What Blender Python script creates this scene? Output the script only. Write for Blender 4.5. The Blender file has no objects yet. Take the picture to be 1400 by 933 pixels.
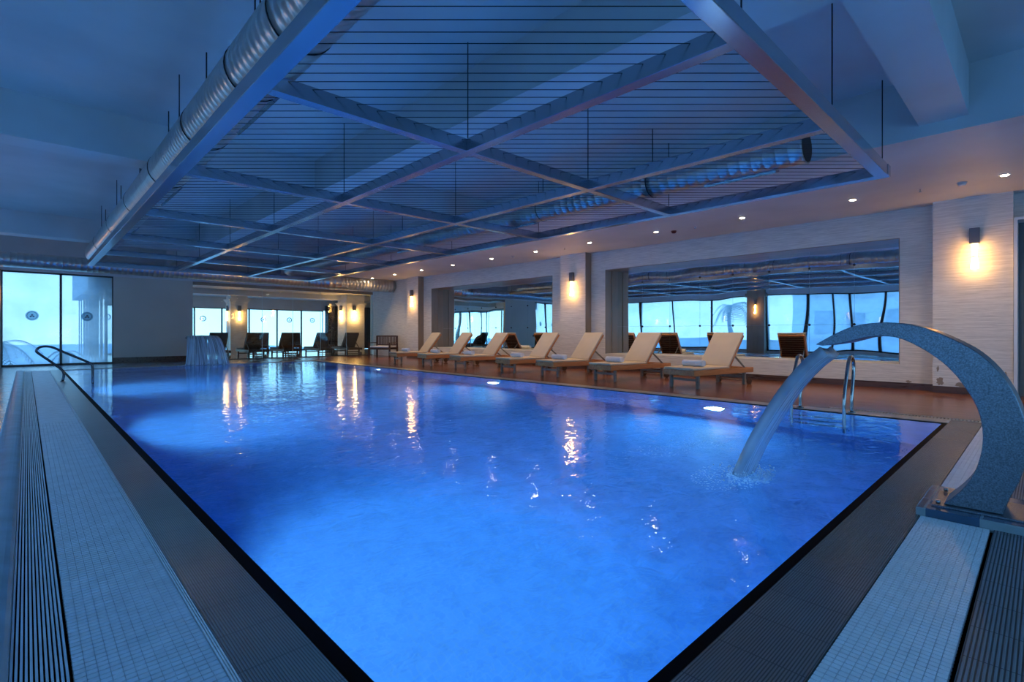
import bpy, bmesh, math, random
from mathutils import Vector, Matrix, noise
R = math.radians
PI = math.pi
random.seed(7)
SC = bpy.context.scene
COL = SC.collection

# ------------------------------------------------------------------ camera
AZ = 43.65
cd = bpy.data.cameras.new('camera'); cam = bpy.data.objects.new('camera', cd); COL.objects.link(cam)
cam.location = (0, 0, 1.05)
cam.rotation_euler = (R(90), 0, R(-AZ))
cd.sensor_width = 36; cd.lens = 696 / 1400 * 36
cd.shift_y = -(466.5 - 455) / 1400
cd.clip_start = 0.05; cd.clip_end = 300
SC.camera = cam

# ------------------------------------------------------------------ view and sky
SC.view_settings.view_transform = 'Standard'
SC.view_settings.look = 'None'
SC.view_settings.exposure = 0.12
SC.view_settings.gamma = 1.0
SC.view_settings.use_curve_mapping = False
cy = SC.cycles
cy.max_bounces = 10; cy.diffuse_bounces = 4; cy.glossy_bounces = 5
cy.transmission_bounces = 6; cy.transparent_max_bounces = 16
cy.sample_clamp_indirect = 6.0; cy.blur_glossy = 0.6
cy.use_denoising = True

W = bpy.data.worlds.new('dusk_sky'); SC.world = W; W.use_nodes = True
nt = W.node_tree; nt.nodes.clear()
wo = nt.nodes.new('ShaderNodeOutputWorld'); bg = nt.nodes.new('ShaderNodeBackground')
tc = nt.nodes.new('ShaderNodeTexCoord'); sx = nt.nodes.new('ShaderNodeSeparateXYZ')
rp = nt.nodes.new('ShaderNodeValToRGB')
nt.links.new(tc.outputs['Generated'], sx.inputs[0]); nt.links.new(sx.outputs['Z'], rp.inputs[0])
e = rp.color_ramp.elements
e[0].position = 0.0; e[0].color = (0.50, 0.82, 1.0, 1)
e[1].position = 0.55; e[1].color = (0.10, 0.36, 0.85, 1)
m_ = rp.color_ramp.elements.new(0.12); m_.color = (0.36, 0.70, 0.95, 1)
nt.links.new(rp.outputs[0], bg.inputs[0]); bg.inputs[1].default_value = 2.6
nt.links.new(bg.outputs[0], wo.inputs[0])

def area_light(name, loc, size, sizey, color, power, rot=(0, 0, 0), portal=False, spread=180, shape='RECTANGLE'):
    l = bpy.data.lights.new(name, 'AREA'); l.shape = shape
    l.size = size; l.size_y = sizey; l.color = color; l.energy = power; l.spread = R(spread)
    if portal: l.cycles.is_portal = True
    o = bpy.data.objects.new(name, l); o.location = loc; o.rotation_euler = rot; COL.objects.link(o)
    return o
# sky portals in the glazed openings
area_light('sky_portal', (-3.2, 9, 1.5), 2.9, 25.5, (1, 1, 1), 1, (0, R(-90), 0), portal=True)
area_light('sky_portal', (0.8, 22.0, 1.5), 2.8, 2.9, (1, 1, 1), 1, (R(-90), 0, 0), portal=True)
area_light('sky_portal', (9, 31.3, 1.3), 13, 2.6, (1, 1, 1), 1, (R(-90), 0, 0), portal=True)
area_light('sky_portal', (4, -4.2, 1.5), 13.5, 2.9, (1, 1, 1), 1, (R(90), 0, 0), portal=True)

# underwater pool lamps: (x, y, z, facing)
POOL_LAMPS = [(0.80, 3.0, -0.55, 1), (0.80, 8.2, -0.55, 1), (0.80, 13.5, -0.55, 1),
              (7.66, 3.5, -0.70, -1), (7.66, 8.6, -0.70, -1), (7.66, 13.9, -0.70, -1)]
for x, y, z, s in POOL_LAMPS:
    area_light('pool_lamp_light', (x + s * 0.09, y, z), 0.24, 0.24, (0.40, 0.78, 1.0), 138 if s > 0 else 78,
               (0, R(-90 + 10) if s > 0 else R(90 - 10), 0), shape='DISK', spread=150)
SPOT_POWER = 105; SCONCE_POWER = 4.2

# ------------------------------------------------------------------ materials
def mat(name):
    m = bpy.data.materials.new(name); m.use_nodes = True
    return m, m.node_tree, m.node_tree.nodes['Principled BSDF']
def nd(t, kind, **kw):
    n = t.nodes.new('ShaderNode' + kind)
    for k, v in kw.items():
        if hasattr(n, k): setattr(n, k, v)
        else: n.inputs[k].default_value = v
    return n
def coords(t, scale=(1, 1, 1), kind='Object'):
    c = nd(t, 'TexCoord'); mp = nd(t, 'Mapping'); mp.inputs['Scale'].default_value = scale
    t.links.new(c.outputs[kind], mp.inputs[0]); return mp.outputs[0]
def simple(name, col, rough=0.5, metal=0.0, var=0.0, vscale=8, bump=0.0, bscale=60, stretch=(1, 1, 1), spec=0.5, bdist=0.01):
    m, t, p = mat(name)
    p.inputs['Base Color'].default_value = (*col, 1); p.inputs['Roughness'].default_value = rough
    p.inputs['Metallic'].default_value = metal; p.inputs['Specular IOR Level'].default_value = spec
    v = coords(t, stretch)
    if var:
        n = nd(t, 'TexNoise'); n.inputs['Scale'].default_value = vscale; n.inputs['Detail'].default_value = 4
        t.links.new(v, n.inputs['Vector'])
        r = nd(t, 'ValToRGB'); e = r.color_ramp.elements
        e[0].position = 0.3; e[1].position = 0.7
        e[0].color = (*[c * (1 - var) for c in col], 1); e[1].color = (*[min(1, c * (1 + var)) for c in col], 1)
        t.links.new(n.outputs[0], r.inputs[0]); t.links.new(r.outputs[0], p.inputs['Base Color'])
    if bump:
        n2 = nd(t, 'TexNoise'); n2.inputs['Scale'].default_value = bscale; n2.inputs['Detail'].default_value = 3
        t.links.new(v, n2.inputs['Vector'])
        b = nd(t, 'Bump'); b.inputs['Strength'].default_value = bump; b.inputs['Distance'].default_value = bdist
        t.links.new(n2.outputs[0], b.inputs['Height']); t.links.new(b.outputs[0], p.inputs['Normal'])
    return m
def emis(name, col, strength, base=(0.8, 0.8, 0.8)):
    m, t, p = mat(name)
    p.inputs['Base Color'].default_value = (*base, 1)
    p.inputs['Emission Color'].default_value = (*col, 1); p.inputs['Emission Strength'].default_value = strength
    return m

def tile_mat(name, c1, c2, mortar, bw, bh, rough, off=0.0, msize=0.004, wet=0.0):
    m, t, p = mat(name)
    v = coords(t)
    b = nd(t, 'TexBrick'); b.offset = off; b.squash = 1
    b.inputs['Scale'].default_value = 1; b.inputs['Brick Width'].default_value = bw; b.inputs['Row Height'].default_value = bh
    b.inputs['Mortar Size'].default_value = msize; b.inputs['Color1'].default_value = (*c1, 1)
    b.inputs['Color2'].default_value = (*c2, 1); b.inputs['Mortar'].default_value = (*mortar, 1)
    t.links.new(v, b.inputs['Vector']); 
    n = nd(t, 'TexNoise'); n.inputs['Scale'].default_value = 5; n.inputs['Detail'].default_value = 5
    t.links.new(v, n.inputs['Vector'])
    mx = nd(t, 'Mix'); mx.data_type = 'RGBA'; mx.blend_type = 'MULTIPLY'; mx.inputs[0].default_value = 0.6
    r = nd(t, 'ValToRGB'); r.color_ramp.elements[0].position = 0.3; r.color_ramp.elements[0].color = (0.55, 0.55, 0.55, 1)
    r.color_ramp.elements[1].position = 0.7
    t.links.new(n.outputs[0], r.inputs[0])
    t.links.new(b.outputs['Color'], mx.inputs[6]); t.links.new(r.outputs[0], mx.inputs[7])
    t.links.new(mx.outputs[2], p.inputs['Base Color'])
    mr = nd(t, 'MapRange'); mr.inputs['To Min'].default_value = rough * 0.5; mr.inputs['To Max'].default_value = rough * 1.5
    t.links.new(n.outputs[0], mr.inputs[0]); t.links.new(mr.outputs[0], p.inputs['Roughness'])
    bp = nd(t, 'Bump'); bp.inputs['Strength'].default_value = 0.4; bp.inputs['Distance'].default_value = 0.003; bp.invert = True
    t.links.new(b.outputs['Fac'], bp.inputs['Height']); t.links.new(bp.outputs[0], p.inputs['Normal'])
    return m

def wallpaper(name, col):
    m, t, p = mat(name)
    v = coords(t, (1.2, 1.2, 26))
    n = nd(t, 'TexNoise'); n.inputs['Scale'].default_value = 2.2; n.inputs['Detail'].default_value = 6; n.inputs['Roughness'].default_value = 0.7
    t.links.new(v, n.inputs['Vector'])
    r = nd(t, 'ValToRGB'); e = r.color_ramp.elements
    e[0].position = 0.35; e[0].color = (*[c * 0.72 for c in col], 1); e[1].position = 0.62; e[1].color = (*col, 1)
    t.links.new(n.outputs[0], r.inputs[0]); t.links.new(r.outputs[0], p.inputs['Base Color'])
    b = nd(t, 'Bump'); b.inputs['Strength'].default_value = 0.35; b.inputs['Distance'].default_value = 0.006
    t.links.new(n.outputs[0], b.inputs['Height']); t.links.new(b.outputs[0], p.inputs['Normal'])
    p.inputs['Roughness'].default_value = 0.65
    return m

def wood(name, c1, c2, axis='X', plank=0.12, rough=0.35, planks=True, glossy=0.5):
    m, t, p = mat(name)
    st = (1.2, 14, 14) if axis == 'X' else (14, 1.2, 14)
    v = coords(t, st)
    n = nd(t, 'TexNoise'); n.inputs['Scale'].default_value = 1.5; n.inputs['Detail'].default_value = 6; n.inputs['Distortion'].default_value = 0.6
    t.links.new(v, n.inputs['Vector'])
    r = nd(t, 'ValToRGB'); e = r.color_ramp.elements
    e[0].position = 0.3; e[0].color = (*c1, 1); e[1].position = 0.7; e[1].color = (*c2, 1)
    t.links.new(n.outputs[0], r.inputs[0])
    out = r.outputs[0]
    if planks:
        v2 = coords(t)
        if axis == 'Y':
            mp = nd(t, 'Mapping'); mp.inputs['Rotation'].default_value = (0, 0, R(90)); t.links.new(v2, mp.inputs[0]); v2 = mp.outputs[0]
        b = nd(t, 'TexBrick'); b.offset = 0.37
        b.inputs['Scale'].default_value = 1; b.inputs['Brick Width'].default_value = 1.9; b.inputs['Row Height'].default_value = plank
        b.inputs['Mortar Size'].default_value = 0.003
        b.inputs['Color1'].default_value = (1, 1, 1, 1); b.inputs['Color2'].default_value = (0.55, 0.55, 0.55, 1); b.inputs['Mortar'].default_value = (0.03, 0.03, 0.03, 1)
        t.links.new(v2, b.inputs['Vector'])
        mx = nd(t, 'Mix'); mx.data_type = 'RGBA'; mx.blend_type = 'MULTIPLY'; mx.inputs[0].default_value = 1
        t.links.new(out, mx.inputs[6]); t.links.new(b.outputs['Color'], mx.inputs[7]); out = mx.outputs[2]
    t.links.new(out, p.inputs['Base Color'])
    mr = nd(t, 'MapRange'); mr.inputs['To Min'].default_value = rough * 0.6; mr.inputs['To Max'].default_value = rough * 1.4
    t.links.new(n.outputs[0], mr.inputs[0]); t.links.new(mr.outputs[0], p.inputs['Roughness'])
    p.inputs['Specular IOR Level'].default_value = glossy
    return m

def glass_mat(name, tint=(0.86, 0.95, 0.97), haze=0.0, ior=1.5, boost=1.0):
    m = bpy.data.materials.new(name); m.use_nodes = True; t = m.node_tree; t.nodes.clear()
    o = nd(t, 'OutputMaterial'); tr = nd(t, 'BsdfTransparent'); tr.inputs[0].default_value = (*tint, 1)
    gl = nd(t, 'BsdfGlossy'); gl.inputs['Roughness'].default_value = 0.02
    f = nd(t, 'Fresnel'); f.inputs[0].default_value = ior
    gm = nd(t, 'NewGeometry'); io = nd(t, 'MapRange'); io.inputs['To Min'].default_value = ior; io.inputs['To Max'].default_value = 1 / ior
    t.links.new(gm.outputs['Backfacing'], io.inputs[0]); t.links.new(io.outputs[0], f.inputs[0])
    mx = nd(t, 'MixShader'); t.links.new(f.outputs[0], mx.inputs[0])
    src = tr.outputs[0]
    if haze:
        tl = nd(t, 'BsdfTranslucent'); tl.inputs[0].default_value = (0.75, 0.88, 0.95, 1)
        v = coords(t, (0.8, 0.8, 1.0)); n = nd(t, 'TexNoise'); n.inputs['Scale'].default_value = 1.1; n.inputs['Detail'].default_value = 4
        t.links.new(v, n.inputs['Vector'])
        mr = nd(t, 'MapRange'); mr.inputs['From Min'].default_value = 0.3; mr.inputs['From Max'].default_value = 0.7
        mr.inputs['To Min'].default_value = haze * 0.6; mr.inputs['To Max'].default_value = haze * 1.2
        t.links.new(n.outputs[0], mr.inputs[0])
        m2 = nd(t, 'MixShader'); t.links.new(mr.outputs[0], m2.inputs[0]); t.links.new(src, m2.inputs[1]); t.links.new(tl.outputs[0], m2.inputs[2]); src = m2.outputs[0]
    t.links.new(src, mx.inputs[1]); t.links.new(gl.outputs[0], mx.inputs[2]); t.links.new(mx.outputs[0], o.inputs[0])
    return m

def mirror_mat():
    m, t, p = mat('silvered_mirror')
    p.inputs['Base Color'].default_value = (0.84, 0.93, 0.95, 1); p.inputs['Metallic'].default_value = 1; p.inputs['Roughness'].default_value = 0.01
    v = coords(t, (1, 1, 0.5)); n = nd(t, 'TexNoise'); n.inputs['Scale'].default_value = 1.3; n.inputs['Detail'].default_value = 0
    t.links.new(v, n.inputs['Vector'])
    b = nd(t, 'Bump'); b.inputs['Strength'].default_value = 0.5; b.inputs['Distance'].default_value = 0.012
    t.links.new(n.outputs[0], b.inputs['Height']); t.links.new(b.outputs[0], p.inputs['Normal'])
    return m

def ribbed(name, c, groove, axis, pitch, rough, spec=0.5, duty=0.5, bumpd=0.003):
    """tile with straight ribs across axis (0=x,1=y)"""
    m, t, p = mat(name)
    c0 = nd(t, 'TexCoord'); s = nd(t, 'SeparateXYZ'); t.links.new(c0.outputs['Object'], s.inputs[0])
    mu = nd(t, 'Math', operation='MULTIPLY'); mu.inputs[1].default_value = 1 / pitch
    t.links.new(s.outputs[axis], mu.inputs[0])
    pp = nd(t, 'Math', operation='PINGPONG'); pp.inputs[1].default_value = 0.5; t.links.new(mu.outputs[0], pp.inputs[0])
    mr = nd(t, 'MapRange'); mr.inputs['From Min'].default_value = 0.12; mr.inputs['From Max'].default_value = 0.28
    t.links.new(pp.outputs[0], mr.inputs[0])
    # cross joints every 24 cm
    mu2 = nd(t, 'Math', operation='MULTIPLY'); mu2.inputs[1].default_value = 1 / 0.245
    t.links.new(s.outputs[1 - axis], mu2.inputs[0])
    p2 = nd(t, 'Math', operation='PINGPONG'); p2.inputs[1].default_value = 0.5; t.links.new(mu2.outputs[0], p2.inputs[0])
    g2 = nd(t, 'Math', operation='GREATER_THAN'); g2.inputs[1].default_value = 0.008; t.links.new(p2.outputs[0], g2.inputs[0])
    ml = nd(t, 'Math', operation='MULTIPLY'); t.links.new(mr.outputs[0], ml.inputs[0]); t.links.new(g2.outputs[0], ml.inputs[1])
    n = nd(t, 'TexNoise'); n.inputs['Scale'].default_value = 1.7; n.inputs['Detail'].default_value = 2; t.links.new(c0.outputs['Object'], n.inputs['Vector'])
    mx = nd(t, 'Mix'); mx.data_type = 'RGBA'; mx.inputs[6].default_value = (*groove, 1); mx.inputs[7].default_value = (*c, 1)
    t.links.new(ml.outputs[0], mx.inputs[0])
    m3 = nd(t, 'Mix'); m3.data_type = 'RGBA'; m3.blend_type = 'MULTIPLY'; m3.inputs[0].default_value = 0.5
    t.links.new(mx.outputs[2], m3.inputs[6]); t.links.new(n.outputs[0], m3.inputs[7])
    t.links.new(m3.outputs[2], p.inputs['Base Color'])
    b = nd(t, 'Bump'); b.inputs['Strength'].default_value = 0.6; b.inputs['Distance'].default_value = bumpd
    t.links.new(ml.outputs[0], b.inputs['Height']); t.links.new(b.outputs[0], p.inputs['Normal'])
    mr2 = nd(t, 'MapRange'); mr2.inputs['From Min'].default_value = 0.15; mr2.inputs['From Max'].default_value = 0.85
    mr2.inputs['To Min'].default_value = rough * 0.8; mr2.inputs['To Max'].default_value = rough * 1.3
    p.inputs['Roughness'].default_value = rough * 1.1
    p.inputs['Specular IOR Level'].default_value = spec
    return m

def water_mat():
    m = bpy.data.materials.new('pool_water'); m.use_nodes = True; t = m.node_tree; t.nodes.clear()
    o = nd(t, 'OutputMaterial'); g = nd(t, 'BsdfGlass'); g.inputs['IOR'].default_value = 1.333; g.inputs['Roughness'].default_value = 0.045
    g.inputs['Color'].default_value = (0.92, 0.97, 1, 1)
    c = nd(t, 'TexCoord')
    def nz(sc, det, dist, rot):
        mp = nd(t, 'Mapping'); mp.inputs['Scale'].default_value = sc; mp.inputs['Rotation'].default_value = (0, 0, R(rot)); t.links.new(c.outputs['Object'], mp.inputs[0])
        n = nd(t, 'TexNoise'); n.inputs['Scale'].default_value = 1; n.inputs['Detail'].default_value = det; n.inputs['Distortion'].default_value = dist
        t.links.new(mp.outputs[0], n.inputs['Vector']); return n.outputs[0]
    a = nz((1.1, 1.1, 1), 1, 0.3, 20); b_ = nz((5.5, 8.5, 1), 2, 0.8, -43)
    ad = nd(t, 'Math', operation='MULTIPLY_ADD'); ad.inputs[1].default_value = 2.2
    t.links.new(a, ad.inputs[0]); t.links.new(b_, ad.inputs[2])
    bp = nd(t, 'Bump'); bp.inputs['Strength'].default_value = 0.55; bp.inputs['Distance'].default_value = 0.0085
    t.links.new(ad.outputs[0], bp.inputs['Height']); t.links.new(bp.outputs[0], g.inputs['Normal'])
    va = nd(t, 'VolumeAbsorption'); va.inputs['Color'].default_value = (0.05, 0.55, 0.90, 1); va.inputs['Density'].default_value = 0.24
    t.links.new(g.outputs[0], o.inputs['Surface']); t.links.new(va.outputs[0], o.inputs['Volume'])
    return m

MT = {}
MT['plaster'] = simple('painted_plaster', (0.60, 0.60, 0.60), 0.6, var=0.10, vscale=0.8, bump=0.15, bscale=12)
MT['wallpaper'] = wallpaper('textured_wallpaper', (0.78, 0.75, 0.70))
MT['slab'] = simple('taupe_wall_panel', (0.55, 0.50, 0.42), 0.5, var=0.05, vscale=1)
MT['brown'] = simple('brown_laminate_reveal', (0.30, 0.23, 0.17), 0.4, var=0.1, vscale=6, stretch=(1, 1, 0.2))
MT['skirting'] = wood('dark_wood_skirting', (0.055, 0.025, 0.015), (0.12, 0.055, 0.03), 'Y', planks=False, rough=0.3)
MT['deck'] = wood('wet_hardwood_deck', (0.13, 0.040, 0.016), (0.36, 0.13, 0.05), 'Y', plank=0.13, rough=0.22)
MT['stone'] = simple('pale_stone_curb', (0.42, 0.36, 0.30), 0.3, var=0.25, vscale=9)
MT['tile'] = tile_mat('wet_floor_tile', (0.32, 0.36, 0.38), (0.24, 0.28, 0.31), (0.04, 0.05, 0.06), 0.32, 0.32, 0.20, 0.5)
MT['grip'] = ribbed('ribbed_grip_tile', (0.24, 0.29, 0.31), (0.09, 0.11, 0.12), 0, 0.009, 0.26)
MT['gripn'] = ribbed('ribbed_grip_tile_across', (0.21, 0.21, 0.21), (0.08, 0.08, 0.085), 1, 0.0095, 0.24)
MT['ribdark'] = ribbed('dark_ribbed_tile', (0.30, 0.32, 0.33), (0.035, 0.04, 0.045), 1, 0.0125, 0.4, bumpd=0.005)
MT['ribplastic'] = simple('grey_ribbed_plastic', (0.62, 0.72, 0.78), 0.35, var=0.1, vscale=5)
MT['gratewhite'] = simple('white_grate_plastic', (0.86, 0.90, 0.92), 0.38, var=0.06, vscale=14)
MT['grategrey'] = simple('greyed_grate_plastic', (0.68, 0.74, 0.80), 0.38, var=0.10, vscale=10)
MT['black'] = simple('gap_shade_black', (0.003, 0.003, 0.004), 0.7, spec=0.05)  # flat black paints the shade down in the overflow gap
MT['curb'] = simple('rounded_blue_curb', (0.24, 0.42, 0.52), 0.42, var=0.15, vscale=6)
MT['pooltile'] = tile_mat('blue_mosaic', (0.19, 0.42, 0.76), (0.15, 0.36, 0.70), (0.24, 0.44, 0.70), 0.05, 0.05, 0.35, 0.0, 0.003)
MT['water'] = water_mat()
MT['girder'] = simple('satin_painted_beam', (0.40, 0.44, 0.50), 0.22, var=0.05, vscale=2, metal=0.9)
MT['wire'] = simple('dark_steel_wire', (0.02, 0.022, 0.03), 0.4, metal=0.6)
MT['duct'] = simple('galvanised_spiral_duct', (0.62, 0.62, 0.60), 0.30, metal=0.9, var=0.12, vscale=5)
MT['duct_shade'] = simple('duct_end_shade', (0.02, 0.02, 0.02), 0.6)  # shade inside the open duct end, painted black
MT['chrome'] = simple('polished_steel', (0.38, 0.38, 0.38), 0.08, metal=1.0)
MT['dsteel'] = simple('dark_steel_tube', (0.10, 0.11, 0.13), 0.15, metal=1.0)
MT['spout'] = simple('speckled_steel', (0.17, 0.20, 0.24), 0.34, metal=0.8, var=0.4, vscale=150, bump=0.3, bscale=150, bdist=0.0015)
MT['plinth'] = tile_mat('blue_plinth_tile', (0.06, 0.12, 0.20), (0.05, 0.10, 0.18), (0.30, 0.36, 0.38), 0.24, 0.24, 0.15, 0.5, 0.006)
MT['teak'] = wood('teak', (0.42, 0.15, 0.05), (0.66, 0.29, 0.11), 'X', planks=False, rough=0.45)
MT['darkshadeteak'] = wood('dark_and_shaded_teak', (0.045, 0.02, 0.012), (0.10, 0.045, 0.025), 'X', planks=False, rough=0.5)  # bench's own dark wood; also paints shade on the unlit loungers
MT['greyleg'] = wood('weathered_teak', (0.16, 0.14, 0.12), (0.28, 0.24, 0.20), 'X', planks=False, rough=0.5)
MT['cushion'] = simple('beige_canvas', (0.60, 0.50, 0.37), 0.85, var=0.06, vscale=3, bump=0.3, bscale=180, bdist=0.003)
MT['cushshade'] = simple('shaded_canvas', (0.025, 0.025, 0.03), 0.85)  # lounger canvas with the unlit lounge's shade in its colour
MT['towel'] = simple('white_terry', (0.82, 0.82, 0.84), 0.95, var=0.05, vscale=20, bump=0.8, bscale=140, bdist=0.008)
MT['frame'] = simple('black_window_frame', (0.012, 0.013, 0.02), 0.3)
MT['whiteframe'] = simple('white_door_frame', (0.72, 0.74, 0.78), 0.3)
MT['doordark'] = simple('grey_door_leaf', (0.10, 0.12, 0.13), 0.35, var=0.05)
MT['glass'] = glass_mat('clear_glass', (0.90, 0.97, 0.98))
MT['hazy'] = glass_mat('steamed_window_glass', (0.80, 0.88, 0.93), haze=0.36)
MT['edge'] = simple('glass_edge', (0.55, 0.75, 0.80), 0.2)
MT['mirror'] = mirror_mat()
MT['fix'] = simple('black_fixing_disc', (0.01, 0.01, 0.012), 0.35)
MT['sconce'] = simple('grey_metal_sconce', (0.16, 0.16, 0.19), 0.35, metal=0.7)
MT['glow'] = emis('warm_lamp_glass', (1.0, 0.50, 0.12), 20, (0.9, 0.6, 0.3))
MT['spotlens'] = emis('spot_lens', (1.0, 0.80, 0.55), 60)
MT['poollens'] = emis('pool_lamp_lens', (0.65, 0.88, 1.0), 14)
MT['whiteplastic'] = simple('white_plastic', (0.62, 0.64, 0.66), 0.4)
def foam_mat():
    m = bpy.data.materials.new('white_foam'); m.use_nodes = True; t = m.node_tree; t.nodes.clear()
    o = nd(t, 'OutputMaterial'); d = nd(t, 'BsdfDiffuse'); d.inputs[0].default_value = (0.95, 0.97, 1, 1)
    tl = nd(t, 'BsdfTranslucent'); tl.inputs[0].default_value = (0.95, 0.97, 1, 1); a = nd(t, 'MixShader'); a.inputs[0].default_value = 0.6
    t.links.new(d.outputs[0], a.inputs[1]); t.links.new(tl.outputs[0], a.inputs[2]); t.links.new(a.outputs[0], o.inputs[0]); return m
MT['bubble'] = foam_mat()
MT['redplastic'] = simple('dark_red_plastic', (0.12, 0.02, 0.02), 0.4)
MT['facade'] = simple('pale_render_facade', (0.78, 0.84, 0.88), 0.8, var=0.05, vscale=1)
MT['facadedark'] = simple('grey_blue_balcony', (0.16, 0.27, 0.36), 0.7)
MT['leaf'] = simple('palm_leaf', (0.05, 0.13, 0.10), 0.6, var=0.3)
MT['leafin'] = simple('indoor_leaf', (0.10, 0.13, 0.05), 0.5, var=0.3)
MT['trunk'] = simple('palm_trunk', (0.10, 0.09, 0.08), 0.8)
MT['terrace'] = simple('terrace_stone', (0.58, 0.66, 0.70), 0.5, var=0.1, vscale=1)
MT['curtain'] = simple('dark_curtain', (0.012, 0.012, 0.016), 0.9)
MT['decal'] = glass_mat('blue_grey_sticker', (0.22, 0.36, 0.44))
MT['decal2'] = glass_mat('dark_sticker_print', (0.03, 0.07, 0.14))
MT['lampwarm'] = emis('warm_street_lamp', (1.0, 0.75, 0.55), 3.0)

def sheet_mat():
    m = bpy.data.materials.new('falling_water'); m.use_nodes = True; t = m.node_tree; t.nodes.clear()
    o = nd(t, 'OutputMaterial')
    tr = nd(t, 'BsdfTransparent'); tr.inputs[0].default_value = (0.75, 0.90, 1.0, 1)
    df = nd(t, 'BsdfTranslucent'); df.inputs[0].default_value = (0.80, 0.90, 1.0, 1)
    d2 = nd(t, 'BsdfDiffuse'); d2.inputs[0].default_value = (0.85, 0.93, 1.0, 1)
    gl = nd(t, 'BsdfGlossy'); gl.inputs['Roughness'].default_value = 0.15
    u = nd(t, 'TexCoord'); mp = nd(t, 'Mapping'); mp.inputs['Scale'].default_value = (38, 1.2, 1); t.links.new(u.outputs['UV'], mp.inputs[0])
    n = nd(t, 'TexNoise'); n.inputs['Scale'].default_value = 1; n.inputs['Detail'].default_value = 3; t.links.new(mp.outputs[0], n.inputs['Vector'])
    mr = nd(t, 'MapRange'); mr.inputs['From Min'].default_value = 0.38; mr.inputs['From Max'].default_value = 0.60
    mr.inputs['To Min'].default_value = 0.22; mr.inputs['To Max'].default_value = 1.0; t.links.new(n.outputs[0], mr.inputs[0])
    a0 = nd(t, 'MixShader'); a0.inputs[0].default_value = 0.5; t.links.new(df.outputs[0], a0.inputs[1]); t.links.new(d2.outputs[0], a0.inputs[2])
    a = nd(t, 'MixShader'); t.links.new(mr.outputs[0], a.inputs[0]); t.links.new(tr.outputs[0], a.inputs[1]); t.links.new(a0.outputs[0], a.inputs[2])
    f = nd(t, 'Fresnel'); f.inputs[0].default_value = 1.5
    b = nd(t, 'Bump'); b.inputs['Strength'].default_value = 0.5; b.inputs['Distance'].default_value = 0.01
    t.links.new(n.outputs[0], b.inputs['Height']); t.links.new(b.outputs[0], gl.inputs['Normal'])
    c = nd(t, 'MixShader'); t.links.new(f.outputs[0], c.inputs[0]); t.links.new(a.outputs[0], c.inputs[1]); t.links.new(gl.outputs[0], c.inputs[2])
    t.links.new(c.outputs[0], o.inputs[0]); return m
MT['sheet'] = sheet_mat()

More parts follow.
